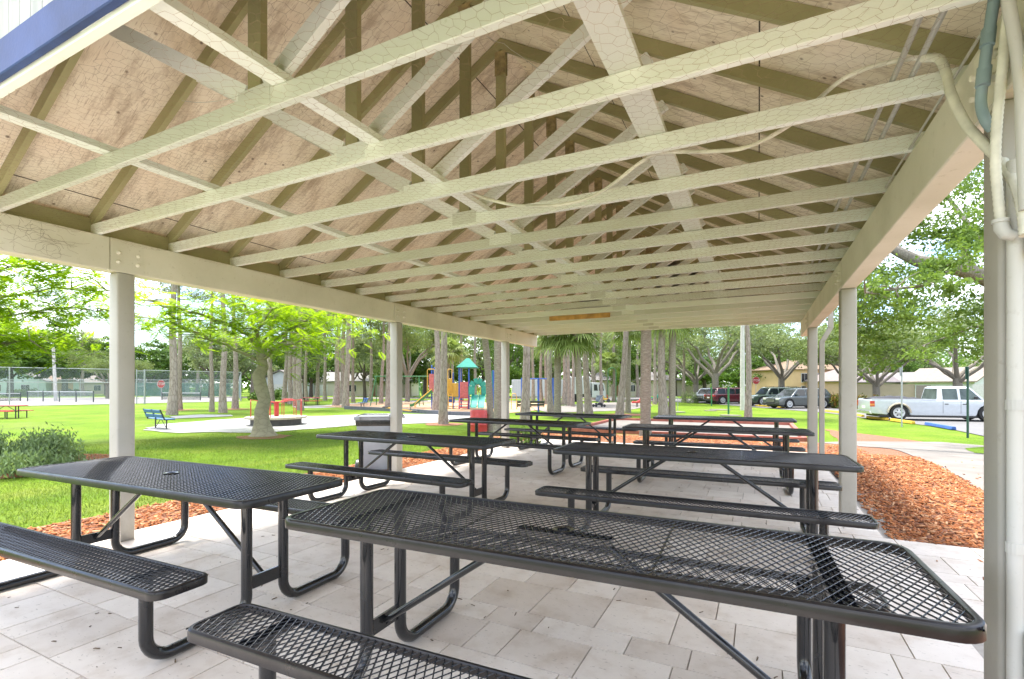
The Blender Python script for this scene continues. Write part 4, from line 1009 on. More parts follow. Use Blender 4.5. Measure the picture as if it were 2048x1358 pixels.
def chips():
    rg = np.random.default_rng(10); pts = []
    def fill(x0, x1, y0, y1, n): pts.append(np.stack([rg.uniform(x0, x1, n), rg.uniform(y0, y1, n)], 1))
    fill(1.06, 5.2, 5.4, 12, 23000); fill(1.06, 2.0, 2.2, 3.24, 1500); fill(-6.25, -5.28, -1, 12, 9500); fill(-6, 2, 11.8, 18, 9000); fill(1, 4, 3.4, 5.3, 60)
    m = 1800; a = rg.uniform(0, 6.28, m); r = np.sqrt(rg.uniform(0, 1, m)); pts.append(np.stack([c0.x+2.1*r*np.cos(a), c0.y+1.9*r*np.sin(a)], 1))
    Pxy = np.concatenate(pts); px_ = np.array([tuple(p)[:2] for p in gp((1628,885),(1700,882.5),(1880,884),(1990,893),(2140,930),(2140,1075),(1972,985),(1879,932),(1796,901),(1713,891))])
    def inside(q):
        c = False; j = len(px_)-1
        for i in range(len(px_)):
            if (px_[i][1] > q[1]) != (px_[j][1] > q[1]) and q[0] < (px_[j][0]-px_[i][0])*(q[1]-px_[i][1])/(px_[j][1]-px_[i][1])+px_[i][0]: c = not c
            j = i
        return c
    keep = np.array([not inside(q) or rg.random() < .012 for q in Pxy]); Pxy = Pxy[keep]; n = len(Pxy)
    z = np.array([gz(*q) for q in Pxy]) + rg.uniform(-.004, .016, n)
    C = np.c_[Pxy, z]; a = rg.uniform(0, 6.28, n); tl = rg.normal(size=n)*.28
    L = (rg.uniform(.012, .038, n))[:, None]; W = (rg.uniform(.004, .010, n))[:, None]; T = .0035
    d = np.stack([np.cos(a)*np.cos(tl), np.sin(a)*np.cos(tl), np.sin(tl)], 1); s = np.stack([-np.sin(a), np.cos(a), rg.normal(size=n)*.25], 1); u = np.cross(d, s)
    V = np.stack([C-d*L-s*W-u*T, C+d*L-s*W-u*T, C+d*L+s*W-u*T, C-d*L+s*W-u*T, C-d*L-s*W+u*T, C+d*L-s*W*.6+u*T, C+d*L+s*W*.7+u*T, C-d*L+s*W+u*T], 1).reshape(-1, 3)
    f = np.array([(4,5,6,7),(0,1,5,4),(1,2,6,5),(2,3,7,6),(3,0,4,7)]); F = (np.arange(n)[:, None, None]*8 + f[None]).reshape(-1, 4)
    tag(np_mesh('mulch_chips', V, F, M['chip']), kind='stuff')
chips()
def litter():                                            # fallen needles and crumbs on the paving
    rg = np.random.default_rng(17); n = 420; P = np.stack([rg.uniform(-5, 1, n), rg.uniform(.2, 11, n), np.full(n, .0145)], 1)
    d = np.stack([np.cos(a_ := rg.uniform(0, 6.28, n)), np.sin(a_), 0*a_], 1); s = np.stack([-d[:, 1], d[:, 0], 0*a_], 1); L = rg.uniform(.004, .022, n)[:, None]; W = rg.uniform(.0015, .004, n)[:, None]
    up = np.array([0, 0, .003]); b4 = [P-d*L-s*W, P+d*L-s*W*.4, P+d*L*.9+s*W, P-d*L*.8+s*W]
    V = np.stack(b4 + [x+up for x in b4], 1).reshape(-1, 3); f = np.array([(4,5,6,7),(0,1,5,4),(1,2,6,5),(2,3,7,6),(3,0,4,7)]); F = (np.arange(n)[:, None, None]*8 + f[None]).reshape(-1, 4)
    tag(np_mesh('leaf_litter', V, F, plain('dry_litter', (.13, .085, .045), .9)), kind='stuff')
litter()

# ---------------------------------------------------------------- park furniture
M['blueplay'] = plain('blue_powder_coat', (.03, .10, .42), .45, var=.15); M['yellow'] = plain('yellow_plastic', (.60, .36, .05), .45, var=.12)
M['redplay'] = plain('red_plastic', (.48, .045, .04), .45, var=.15); M['teal'] = plain('teal_plastic', (.02, .27, .20), .4, var=.15)
M['green'] = plain('green_powder_coat', (.035, .17, .06), .5, var=.15); M['darkgreen'] = plain('dark_green_paint', (.015, .06, .045), .5)
M['canopy'] = plain('matte_teal_canopy', (.02, .20, .15), .85, var=.15); M['deck'] = plain('brown_deck', (.22, .12, .06), .7); M['pink'] = plain('faded_red_panel', (.50, .13, .12), .55, var=.2)
M['benchblue'] = plain('blue_coated_mesh', (.02, .10, .34), .4, var=.2, scale=20); M['darkmetal'] = plain('dark_metal', (.03, .035, .035), .4)
M['woodpale'] = plain('pale_weathered_wood', (.42, .37, .29), .85, var=.2, scale=6); M['darkskirt'] = plain('dark_skirt', (.09, .085, .08), .9)
M['bingrey'] = plain('grey_plastic_bin', (.27, .30, .345), .5, var=.12, scale=4); M['bag'] = plain('black_bin_bag', (.012, .014, .013), .22, var=.4, scale=9, bmp=.6)
M['whitepaint'] = plain('white_paint', (.55, .56, .57), .4, var=.06); M['galv'] = plain('galvanised_pipe', (.36, .38, .40), .45, .4)
M['polewhite'] = plain('weathered_white_pole', (.50, .48, .45), .8, var=.15, scale=4, bmp=.3); M['blackband'] = plain('black_net_post', (.02, .025, .03), .5)
def local(name, label, cat, u, d, rz=0, group=None, z=None):
    p = GD(u, d) if z is None else Vector((*GD(u, d)[:2], z)); return empty(name, label, cat, p, TH + rz, group)
def vd(v): return 1832.0/(v - 773)
def px2m(d): return d/FOC

# wheeled bin by the middle post
g = G(757, 942); b = empty('wheeled_bin', 'grey wheeled bin lined with a black bag beside the middle left post', 'bin', g, TH+.12)
def rings(zs): return [[(sx*w/2, sy*dp/2, z) for sx, sy in ((-1,-1),(1,-1),(1,1),(-1,1))] for z, w, dp in zs]
mb = MB(); mb.loft(rings([(.06,.46,.50),(.12,.48,.53),(.80,.575,.66),(.84,.575,.66),(.841,.635,.72),(.90,.64,.725),(.901,.60,.69),(.84,.57,.65)])); mb.build('bin_body', M['bingrey'], b, bevel=.05, seg=3, smooth=True)
mb = MB(); mb.loft(rings([(.75,.573,.658),(.775,.588,.674),(.82,.595,.684),(.838,.592,.678)]), caps=False); o = mb.build('bag_skirt', M['bag'], b)
mb = MB(); mb.loft(rings([(.899,.585,.67),(.915,.57,.66),(.90,.50,.60),(.60,.45,.55)]), caps=True); mb.build('bin_bag', M['bag'], b, bevel=.02, smooth=True)
for s in (-1, 1):
    w = MB(); w.lathe([(.03,-.035),(.10,-.035),(.115,-.02),(.115,.02),(.10,.035),(.03,.035)], (s*.27, -.24, .115), 18, axis='x'); ww = w.build('wheel', M['darkmetal'], b, smooth=True)
    w = MB(); w.lathe([(.01,-.04),(.06,-.04),(.065,.04),(.01,.04)], (s*.27, -.24, .115), 14, axis='x'); w.build('hub', M['galv'], ww)
mb = MB(); mb.tube([(-.22,-.36,.86),(-.22,-.42,.90),(.22,-.42,.90),(.22,-.36,.86)], .016, 8); mb.build('handle', M['bingrey'], b)
# red drum
d = vd(863.5); hh = 43*px2m(d); r = 17*px2m(d); b = local('red_barrel', 'red plastic drum standing in front of the teal slides', 'barrel', 957.5, d)
mb = MB(); mb.lathe([(r*.9,0),(r,.03),(r,hh*.3),(r*1.04,hh*.33),(r,hh*.36),(r,hh*.64),(r*1.04,hh*.67),(r,hh*.7),(r,hh*.96),(r*.93,hh),(r*.85,hh*.99),(r*.85,hh*.9)], (0,0,0), 24); mb.build('drum', M['redplay'], b, smooth=True)
# blue bench
def bench(e, L, mat, leg=M['darkmetal']):
    mb = MB(); mb.box(-L/2, -.20, .43, L/2, .22, .46); mb.build('seat', mat, e, bevel=.012)
    for i, (z, y) in enumerate(((.58,-.27),(.78,-.335))):
        for s in (-1, 1):
            mb = MB(); mb.bar((s*.02 if s > 0 else -L/2+.01, y, z), (L/2-.01 if s > 0 else -.02, y, z), .03, .15, (0,-.3,1)); mb.build('back_panel', mat, e, bevel=.01)
    for s in (-1, 0, 1):
        mb = MB(); x = s*(L/2-.02); mb.bar((x,-.19,.44), (x,-.36,.87), .045, .05, (0,1,0)); mb.bar((x,-.22,.425), (x,.2,.425), .045, .03); mb.build('back_support', leg, e)
    for s in (-1, 1):
        mb = MB(); x = s*L*.32; mb.tube([(x,0,-.05),(x,0,.42)], .028, 10); mb.build('leg', leg, e)
        mb = MB(); mb.tube([(x,0,.02),(s*.06,0,.41)], .014, 8); mb.build('brace', leg, e)
d = vd(857); bb = local('park_bench', 'blue mesh bench on the edge of the sand, thick pine trunk behind it', 'bench', 322, d, -.62); bench(bb, 1.9, M['benchblue'])
d = vd(826); bb = local('park_bench', 'dark bench with its back to the pavilion by the rugged pine', 'bench', 1061, d, .05); bench(bb, 1.9, M['darkmetal'])
d = vd(815.5); bb = local('park_bench', 'small blue seat alone on the grass left of the middle post', 'bench', 725, d, 2.3); bench(bb, .95, M['benchblue'])
# merry-go-round
d = vd(849); b = local('merry_go_round', 'wooden merry-go-round with thin red handrails on the white sand', 'merry-go-round', 553, d)
rr_ = 57*px2m(d)
mb = MB(); mb.lathe([(rr_,.30),(rr_*1.005,.40),(0.02,.41)], (0,0,0), 12); mb.build('platform', M['woodpale'], b, bevel=.01)
mb = MB(); mb.lathe([(rr_*.82,-.05),(rr_*.82,.29)], (0,0,0), 12); mb.build('skirt', M['darkskirt'], b)  # dark base cylinder below the platform
mb = MB(); mb.lathe([(.11,.41),(.11,1.05),(.16,1.06),(.16,1.12),(.02,1.13)], (0,0,0), 14); mb.build('centre_post', M['redplay'], b)
for k in range(6):
    a = k*math.pi/3+.2; p = Vector((rr_*.83*math.cos(a), rr_*.83*math.sin(a), .40)); q = Vector((rr_*.83*math.cos(a+.55), rr_*.83*math.sin(a+.55), .40)); u3 = Vector((0,0,.82))
    mb = MB(); mb.tube([p, p+u3*.9, p.lerp(q,.12)+u3, p.lerp(q,.88)+u3, q+u3*.9, q], .019, 8); mb.tube([p.lerp(q,.5)+u3, Vector((.1*math.cos(a+.27), .1*math.sin(a+.27), 1.08))], .016, 6); mb.build('handrail', M['redplay'], b)
# red park tables
def park_table(label, u, v, rz):
    e = local('park_table', label, 'picnic table', u, vd(v), rz, 'red park tables')
    for y, z, w, nm in ((0,.74,.74,'tabletop'),(-.62,.43,.26,'bench'),(.62,.43,.26,'bench')):
        mb = MB(); mb.box(-.92, y-w/2, z-.03, .92, y+w/2, z+.012); mb.build(nm, M['redplay'], e, bevel=.012)
    for s in (-1, 1):
        mb = MB(); x = s*.62
        for y, z in ((-.09,.72),(.09,.72),(-.62,.41),(.62,.41)): mb.tube([(x,y,-.05),(x,y,z)], .03, 8)
        mb.box(x-.02,-.64,.38,x+.02,.64,.41); mb.build('leg_frame', M['darkmetal'], e)
        mb = MB(); mb.tube([(x,0,.36),(s*.08,0,.71)], .016, 6); mb.build('brace', M['darkmetal'], e)
park_table('red table with black legs at the left photo edge before the tennis fence', 12, 836, .06)
park_table('red table on the far lawn near the leaning slim pine', 622, 810, .15)
# seesaw
d = vd(836); b = local('seesaw', 'orange seesaw on the sand partly hidden by the middle post', 'seesaw', 800, d)
mb = MB(); mb.bar((-.85,0,.62),(.85,0,.40),.14,.07); mb.build('plank', M['yellow'], b, bevel=.01)
for s, z in ((-1,.64),(1,.40)): mb = MB(); mb.box(s*.85-.16,-.17,z-.03,s*.85+.16,.17,z+.05); mb.build('seat', M['darkmetal'], b, bevel=.015); mb = MB(); mb.tube([(s*.62,-.12,z),(s*.62,-.12,z+.24),(s*.62,.12,z+.24),(s*.62,.12,z)], .014, 6); mb.build('handle', M['darkmetal'], b)
mb = MB(); mb.tube([(-.28,-.2,-.05),(0,0,.48),(.28,-.2,-.05)], .03, 8); mb.tube([(-.28,.2,-.05),(0,0,.48),(.28,.2,-.05)], .03, 8); mb.build('stand', M['darkmetal'], b)

# rubber edging of the playground
rb = MB(); pl = [G(u, v) for u, v in ((690,818),(760,821),(840,826),(900,830.5),(955,832),(1000,831))]
for a, c in zip(pl, pl[1:]): rb.bar(a+Vector((0,0,.10)), c+Vector((0,0,.10)), .18, .30)
tag(rb.build('rubber_edging', M['rubber'], bevel=.02), 'low grey rubber edging between the playground mulch and the white sand', 'edging')

# play structure (local frame: x to the right of the picture, y away)
D_ = 41.0; k_ = px2m(D_); U0 = 905; b = local('play_structure', 'large play structure with blue posts, teal roof, slides and red and yellow panels', 'play structure', U0, D_)
def X(u): return (u-U0)*k_
def Z(v): return 1.36 + .5 - (v-773)*k_                   # height over the local ground (0.5 m lower)
for u, y, v in ((863.5,0,732),(863.5,1.3,735),(905.5,.2,747),(914.5,1.5,757),(919.5,-.4,733),(938.5,-.4,733),(919.5,1.2,733),(935.5,1.2,733),(985.5,.3,742),(985.5,1.6,742)):
    mb = MB(); mb.tube([(X(u),y,-.1),(X(u),y,Z(v))], .062, 12); mb.lathe([(.07,0),(.07,.05),(.03,.07)], (X(u),y,Z(v)), 10); mb.build('post', M['blueplay'], b, smooth=True)
for u0, u1, y0, y1 in ((862,907,-.05,1.4),(918,940,-.45,1.25)):
    mb = MB(); mb.box(X(u0),y0,Z(790),X(u1),y1,Z(790)+.07); mb.build('deck', M['deck'], b)
def panel(u0, u1, v0, v1, y, mat, name='panel', nslat=0):
    mb = MB(); mb.box(X(u0),y-.025,Z(v1),X(u1),y+.025,Z(v0))
    for i in range(nslat): x = X(u0)+(X(u1)-X(u0))*(i+.5)/nslat; mb.box(x-.03,y-.05,Z(v1)+.06,x+.03,y-.026,Z(v0)-.06)
    mb.build(name, M[mat], b, bevel=.01)
panel(921, 937.5, 764, 794, -.46, 'pink', nslat=5); panel(904.5, 919, 766, 793, -.1, 'yellow', nslat=3); panel(882, 904, 757, 792, .1, 'yellow', nslat=4)
panel(858, 868, 748, 784, -.08, 'pink'); panel(876, 884, 748, 790, .6, 'redplay')
for u0, u1, v0, v1, y in ((855.5,870,738.5,791,-.2),(896,904.5,738.5,792,-.2)):
    mb = MB(); mb.tube([(X(u0),y,Z(v1)),(X(u0),y,Z(v0)-.08),(X(u0)+.08,y,Z(v0)),(X(u1)-.08,y,Z(v0)),(X(u1),y,Z(v0)-.08),(X(u1),y,Z(v1))], .035, 8); mb.build('arch_bar', M['yellow'], b, smooth=True)
# canopy
mb = MB(); xa, xb, z0, z1 = X(916), X(954), Z(736), Z(716); xm = (xa+xb)/2
mb.loft([[(xa,-.8,z0),(xb,-.8,z0),(xb,1.6,z0),(xa,1.6,z0)],[(xa-.05,-.85,z0+.04),(xb+.05,-.85,z0+.04),(xb+.05,1.65,z0+.04),(xa-.05,1.65,z0+.04)],[(xm-.12,.3,z1),(xm+.12,.3,z1),(xm+.12,.5,z1),(xm-.12,.5,z1)]]); mb.build('canopy_roof', M['canopy'], b)
# straight slide to the left with yellow rails
mb = MB(); s0, s1 = Vector((X(866),-.3,Z(783))), Vector((X(829),-.75,Z(811)))
mb.loft([[p+Vector((0,-.24,.16)), p+Vector((0,-.22,.16)), p+Vector((0,-.20,0)), p+Vector((0,.20,0)), p+Vector((0,.22,.16)), p+Vector((0,.24,.16)), p+Vector((0,.22,-.05)), p+Vector((0,-.22,-.05))] for p in (s0, s0.lerp(s1,.5)-Vector((0,0,.08)), s1, s1+Vector((-.2,-.04,-.01)))]); mb.build('slide', M['green'], b)
for y in (-.27, .27): mb = MB(); mb.tube([s0+Vector((0,y,.22)), s0.lerp(s1,.5)+Vector((0,y,.14)), s1+Vector((.25,y,.2)), s1+Vector((.18,y,-.15))], .03, 8); mb.build('slide_rail', M['yellow'], b)
# twin teal slide and its green hood
for i in (0, 1):
    xa = X(945+i*14); w = 13*k_; mb = MB(); rg3 = []
    for t in np.linspace(0, 1, 8):
        y = -.5 - 2.0*t; z = Z(789)*(1-t)**1.25 + .22*t + .12*math.sin(3.1*t); rg3.append([(xa,y,z+.16),(xa+.03,y,z+.16),(xa+.05,y,z),(xa+w-.05,y,z),(xa+w-.03,y,z+.16),(xa+w,y,z+.16),(xa+w-.02,y,z-.04),(xa+.02,y,z-.04)])
    mb.loft(rg3); mb.build('slide', M['teal'], b, smooth=True)
mb = MB(); pts = [(X(944),-.5,Z(789)),(X(944.5),-.5,Z(772)),(X(949),-.5,Z(764)),(X(957),-.5,Z(762)),(X(964),-.5,Z(764.5)),(X(969),-.5,Z(772)),(X(970),-.5,Z(789))]
for p, q in zip(pts, pts[1:]): mb.bar(p, q, .5, .16, (0,1,0)); 
mb.build('slide_hood', M['teal'], b)
for u in (948, 957, 962, 966): mb = MB(); mb.tube([(X(u),-.35,Z(789)),(X(u),-.35,Z(768))], .03, 8); mb.build('hood_bar', M['yellow'], b)
# red steps under the red panel, ladder with yellow sides, teal climber at the right
mb = MB()
for i in range(4): mb.box(X(920.5)-.0,-1.1+.22*i,.12+.26*i,X(937),-.86+.22*i,.19+.26*i)
for u in (920, 937.5): mb.bar((X(u),-1.15,-.05),(X(u),-.4,Z(796)),.05,.14)
mb.build('steps', M['redplay'], b)
mb = MB()
for u in (898, 906.5): mb.tube([(X(u),-.6,-.05),(X(u),-.3,Z(786))], .03, 8)
for i in range(4): z = .25+.3*i; mb.tube([(X(898),-.55+.06*i,z),(X(906.5),-.55+.06*i,z)], .022, 6)
mb.build('ladder', M['yellow'], b)
mb = MB(); 
for i in range(6): z = .3+.34*i; mb.tube([(X(976),.2,z),(X(986),.2,z+.12)], .025, 6)
for u in (976, 984): mb.tube([(X(u),.2,-.05),(X(u),.2,Z(742))], .03, 8)
mb.build('climber', M['teal'], b)
panel(896, 908, 795, 806, .5, 'blueplay', 'crawl_panel')

# swing frame
d = 48.0; k2 = px2m(d); b = local('swing_set', 'green swing frame left of the play structure, bar crossing behind the middle post', 'swing set', 792, d)
for u in (752, 838):
    for y in (-1.1, 1.1): mb = MB(); mb.tube([((u-792)*k2+(-.25 if u < 800 else .25),y,-.05),((u-792)*k2,0,2.85)], .045, 8); mb.build('leg', M['green'], b)
mb = MB(); mb.tube([((748-792)*k2,0,2.85),((890-792)*k2,0,2.85)], .045, 8); mb.build('top_bar', M['green'], b)
for u in (775, 812, 828, 850):
    mb = MB(); x = (u-792)*k2; mb.tube([(x-.2,0,2.8),(x-.2,.05,.5)], .008, 4); mb.tube([(x+.2,0,2.8),(x+.2,.05,.5)], .008, 4); s = mb.build('swing_chain', M['galv'], b)
    mb = MB(); mb.box(x-.24,-.05,.47,x+.24,.15,.5); mb.build('swing_seat', M['darkmetal'], s)
# overhead ladder
d = 36.5; k2 = px2m(d); b = local('overhead_ladder', 'blue overhead ladder on tall posts behind the dark bench', 'climbing frame', 1075, d)
for u in (1043.5, 1077.5, 1106.5):
    for y in (0, 1.0): mb = MB(); mb.tube([((u-1075)*k2,y,-.05),((u-1075)*k2,y,2.5)], .05, 10); mb.build('post', M['blueplay'], b)
mb = MB()
for y in (0, 1.0): mb.tube([((1043.5-1075)*k2,y,2.44),((1106.5-1075)*k2,y,2.44)], .035, 8)
for i in range(9): x = (1043.5-1075)*k2 + i*.27; mb.tube([(x,0,2.44),(x,1.0,2.44)], .02, 6)
mb.build('rung_bars', M['blueplay'], b)
d = 40; k2 = px2m(d); b = local('step_arch', 'yellow step arch beside the blue overhead ladder', 'climbing frame', 1028, d)
for y in (0, .5): mb = MB(); mb.tube([(-.22,y,-.05),(-.22,y,1.0),(-.12,y,1.28),(.12,y,1.28),(.22,y,1.0),(.22,y,-.05)], .03, 8); mb.build('side_rail', M['yellow'], b)
mb = MB()
for z in (.3, .6, .9): mb.tube([(-.22,0,z),(-.22,.5,z)], .02, 6); mb.tube([(.22,0,z),(.22,.5,z)], .02, 6)
mb.build('rungs', M['yellow'], b)
# green arch, thin pale arches
d = 58; k2 = px2m(d); b = local('climbing_arch', 'tall narrow green arch of bent pipe on the lawn behind the stroller', 'climbing arch', 1224, d)
mb = MB(); mb.tube([(-8*k2,0,-.05),(-8*k2,0,3.6)] + [(-8*k2*math.cos(a),0,3.6+8*k2*math.sin(a)) for a in np.linspace(.2, 2.94, 9)] + [(8*k2,0,3.6),(8*k2,0,-.05)], .045, 8); mb.build('arch_pipe', M['green'], b, smooth=True)
b = local('climbing_arch', 'short pale pipe arch just left of the thick palm', 'climbing arch', 1263, d)
mb = MB(); mb.tube([(-.18,0,-.05),(-.18,0,2.1)] + [(-.18*math.cos(a),0,2.1+.18*math.sin(a)) for a in np.linspace(.2, 2.94, 7)] + [(.18,0,2.1),(.18,0,-.05)], .03, 8); mb.build('arch_pipe', M['galv'], b, smooth=True)
b = local('climbing_arch', 'small pale hoop on the lawn right of the pale palm', 'climbing arch', 1352, 38)
mb = MB(); mb.tube([(-.14,0,-.05),(-.14,0,.9)] + [(-.14*math.cos(a),0,.9+.14*math.sin(a)) for a in np.linspace(.2, 2.94, 7)] + [(.14,0,.9),(.14,0,-.05)], .025, 8); mb.build('arch_pipe', M['galv'], b, smooth=True)
# stroller
M['strgrey'] = plain('grey_stroller_fabric', (.16, .20, .24), .8, var=.2); M['strdark'] = plain('black_stroller_fabric', (.02, .02, .025), .8)
d = vd(814); b = local('stroller', 'grey baby stroller with black basket parked by the pine trunk', 'stroller', 1198, d, .3)
mb = MB(); mb.prism([(-.25,-.24,.75),(-.10,-.24,1.02),(.08,-.24,.92),(-.06,-.24,.52),(-.22,-.24,.50)], (0,.48,0)); mb.build('seat', M['strgrey'], b, bevel=.03)
mb = MB(); mb.lathe([(.02,.0),(.20,.02),(.26,.12),(.27,.2)], (.02,0,.85), 12); mb.build('canopy', M['strgrey'], b, smooth=True)
mb = MB(); mb.box(-.3,-.2,.18,.3,.2,.38); mb.build('basket', M['strdark'], b, bevel=.05)
for y in (-.24,.24): mb = MB(); mb.tube([(-.42,y,.12),(.05,y,.75),(.32,y,1.05)], .014, 6); mb.tube([(.42,y,.12),(-.1,y,.6)], .014, 6); mb.build('frame_tube', M['galv'], b)
mb = MB(); mb.tube([(.32,-.24,1.05),(.32,.24,1.05)], .018, 6); mb.build('handle', M['strdark'], b)
for x in (-.42,.42):
    for y in (-.26,.26): mb = MB(); mb.lathe([(.03,-.02),(.12,-.02),(.13,0),(.12,.02),(.03,.02)], (x,y,.13), 14, axis='y'); mb.build('wheel', M['strdark'], b)
# toys and small park pieces
d = vd(805); b = local('toy_trike', 'yellow and orange toy trike behind the stroller', 'toy', 1211, d)
mb = MB(); mb.box(-.3,-.12,.3,.25,.12,.48); mb.box(-.32,-.1,.48,-.2,.1,.8); mb.build('body', M['yellow'], b, bevel=.03)
for x, r in ((.32,.22),(-.25,.15)):
    mb = MB(); mb.lathe([(.03,-.04),(r,-.04),(r,.04),(.03,.04)], (x,-.1,r), 14, axis='y'); mb.build('wheel', M['darkmetal'], b)
mb = MB(); mb.tube([(.3,0,.3),(.2,0,.85)], .03, 6); mb.tube([(.2,-.25,.85),(.2,.25,.85)], .025, 6); mb.build('handlebar', M['redplay'], b)
d = vd(814); b = local('spring_rider', 'red spring rider toy left of the thick palm', 'toy', 1274, d)
mb = MB(); mb.prism([(-.5,-.12,.35),(-.42,-.12,.55),(-.1,-.12,.5),(.2,-.12,.62),(.35,-.12,.95),(.5,-.12,.9),(.42,-.12,.5),(.2,-.12,.35)], (0,.24,0)); mb.build('body', M['redplay'], b, bevel=.04)
mb = MB(); mb.tube([(.09*math.cos(a),.09*math.sin(a),.02+.33*a/25) for a in np.linspace(0,25,60)], .018, 5); mb.build('spring', M['darkmetal'], b)
d = vd(806); b = local('spring_rider', 'teal spring rider toy between the thick palm and the twin pair', 'toy', 1311, d)
mb = MB(); mb.prism([(-.6,-.1,.5),(-.5,-.1,.66),(.0,-.1,.62),(.3,-.1,1.0),(.55,-.1,1.0),(.35,-.1,.55)], (0,.2,0)); mb.build('body', M['teal'], b, bevel=.04)
for x in (-.3,.2): mb = MB(); mb.tube([(x,0,-.05),(x,0,.55)], .05, 8); mb.build('leg', M['darkmetal'], b)
for u, v, hv, lb in ((1457,828,54,'green post rising from a white pad on the lawn, near one of two'), (1423,812,38,'green post on the lawn farther back, beside the large oak trunk')):
    d = vd(v); b = local('green_post', lb, 'post', u, d); mb = MB(); mb.tube([(0,0,-.1),(0,0,hv*px2m(d))], .06, 10); mb.build('pole', M['green'], b)
for u, v, w, lb in ((1461,831,40,'white concrete pad around the near green post'), (1440,819.5,40,'white strip pad on the lawn left of the green post, farther'), (1421,821.5,24,'small white pad left of the strip pads'), (1352,824,36,'white pad on the lawn right of the pale palm')):
    d = vd(v); b = MB(); p = GD(u, d); hw = w*px2m(d)/2; b.lathe([(hw,-.02),(hw,.03),(.01,.04)], (0,0,0), 14); o = b.build('concrete_pad', M['concrete']); o.location = p; o.scale = (1,.8,1); tag(o, lb, 'pad')
# utility pole
p = G(1485, 820); b = empty('utility_pole', 'pale straight utility pole standing beside a slim pine', 'utility pole', p)
dq = -p.x*ST+p.y*CT; mb = MB(); mb.tube([(0,0,-.3),(0,0,4),(.0,0,9.5)], [4.6*px2m(dq), 4.2*px2m(dq), .11], 12); mb.build('pole', M['polewhite'], b, smooth=True)
mb = MB(); mb.bar((-.9,0,9.1),(.9,0,9.1),.09,.11); mb.build('crossarm', M['woodpale'], b)
p = GD(112, 62); b = empty('utility_pole', 'leaning pale utility pole behind the tennis fence', 'utility pole', p); mb = MB(); mb.tube([(0,0,-.3),(-.35*CT,-.35*ST,6.8)], [.2,.15], 10); mb.build('pole', M['polewhite'], b, smooth=True)
mb = MB(); mb.bar((-.35*CT-.5,-.35*ST,6.5),(-.35*CT+.5,-.35*ST,6.5),.08,.1); mb.build('crossarm', M['woodpale'], b)

# signs
def stop_sign(label, u, d, v, sz=.75):
    b = local('stop_sign', label, 'stop sign', u, d); z = 1.36+.5-(v-773)*px2m(d)
    mb = MB(); mb.tube([(0,.03,-.1),(0,.03,z+sz*.5)], .035, 8); mb.build('post', M['galv'], b)
    oc = [(sz/2*1.08*math.cos(math.radians(22.5+45*i)), 0, z+sz/2*1.08*math.sin(math.radians(22.5+45*i))) for i in range(8)]
    mb = MB(); mb.prism(oc, (0,-.012,0)); o = mb.build('sign_face', M['signred'], b)
    mb = MB(); oi = [((x)*.93, -.013, z+(zz-z)*.93) for x, y, zz in oc]; oo = [(x*.985, -.013, z+(zz-z)*.985) for x, y, zz in oc]
    for i in range(8): mb.add([oo[i], oo[(i+1) % 8], oi[(i+1) % 8], oi[i]], [(0,1,2,3)])
    mb.build('border', M['signwhite'], o, fix=False)
    cu = bpy.data.curves.new('lettering', 'FONT'); cu.body = 'STOP'; cu.size = sz*.42; cu.align_x = 'CENTER'; cu.align_y = 'CENTER'; cu.extrude = .003
    t0 = bpy.data.objects.new('lettering', cu); me = bpy.data.meshes.new_from_object(t0); bpy.data.objects.remove(t0); me.materials.clear(); me.materials.append(M['signwhite']); t = bpy.data.objects.new('lettering', me); COL.objects.link(t); t.parent = o; t.location = (0,-.018,z); t.rotation_euler = (math.radians(90),0,0); cu.materials.append(M['signwhite'])
M['signred'] = plain('sign_red', (.45, .03, .03), .5); M['signwhite'] = plain('sign_white', (.7, .7, .7), .5)
stop_sign('red stop sign behind the tennis court near the left post', 322, 82, 768, 1.3)
stop_sign('red stop sign in the parking lot left of the grey wagon', 1512, 60, 761, .9)
for u, v, top, w, m_, lb in ((1803.5,853,732,.05,'galv','slim grey sign post in front of the pickup rear wheel'), (1935.5,875,733,.06,'darkgreen','dark green sign post standing before the pickup cab')):
    p = G(u, v); d = -p.x*ST+p.y*CT; h = (v-top)*px2m(d); b = empty('sign_post', lb, 'sign post', p, TH-.95)
    mb = MB(); mb.box(-w/2,-w/2,-.2,w/2,w/2,h); mb.build('post', M[m_], b); mb = MB(); mb.box(-.006-w*.6,-.16,h-.46,.006-w*.6,.16,h-.01); mb.build('sign_plate', M['darkgreen' if m_ == 'darkgreen' else 'galv'], b, bevel=.004)
# parking blocks
M['blockyellow'] = plain('yellow_block_paint', (.55, .36, .03), .8, var=.25, scale=5); M['blockblue'] = plain('blue_block_paint', (.035, .10, .33), .8, var=.25, scale=5)
for i, (u0, v0, u1, v1, lb) in enumerate(((1783,842,1827,848,'yellow parking block directly behind the pickup rear wheel'), (1735,836.5,1775,841,'yellow parking block behind the pickup tailgate'), (1706,830,1726,834,'yellow parking block just right of the near right far post'),
        (1652,823.5,1680,826.5,'yellow parking block between the two far right posts'), (1545,814,1568,816,'yellow parking block under the nose of the grey wagon'), (1512,812.3,1538,814,'yellow parking block by the green off-roader wheel'), (1853,850,1908,860,'blue parking block on the asphalt below the pickup'))):
    a, c = G(u0, v0), G(u1, v1); mb = MB(); mb.loft([[tuple(Vector((p.x,p.y,-.49))+n*w_+Vector((0,0,z))) for w_, z in ((-.09,0),(-.065,.13),(.065,.13),(.09,0))] for n in [(c-a).cross(Vector((0,0,1))).normalized()] for p in (a, c)])
    tag(mb.build('parking_block', M['blockblue' if 'blue' in lb[:5] else 'blockyellow'], bevel=.012), lb, 'parking block', 'parking blocks')

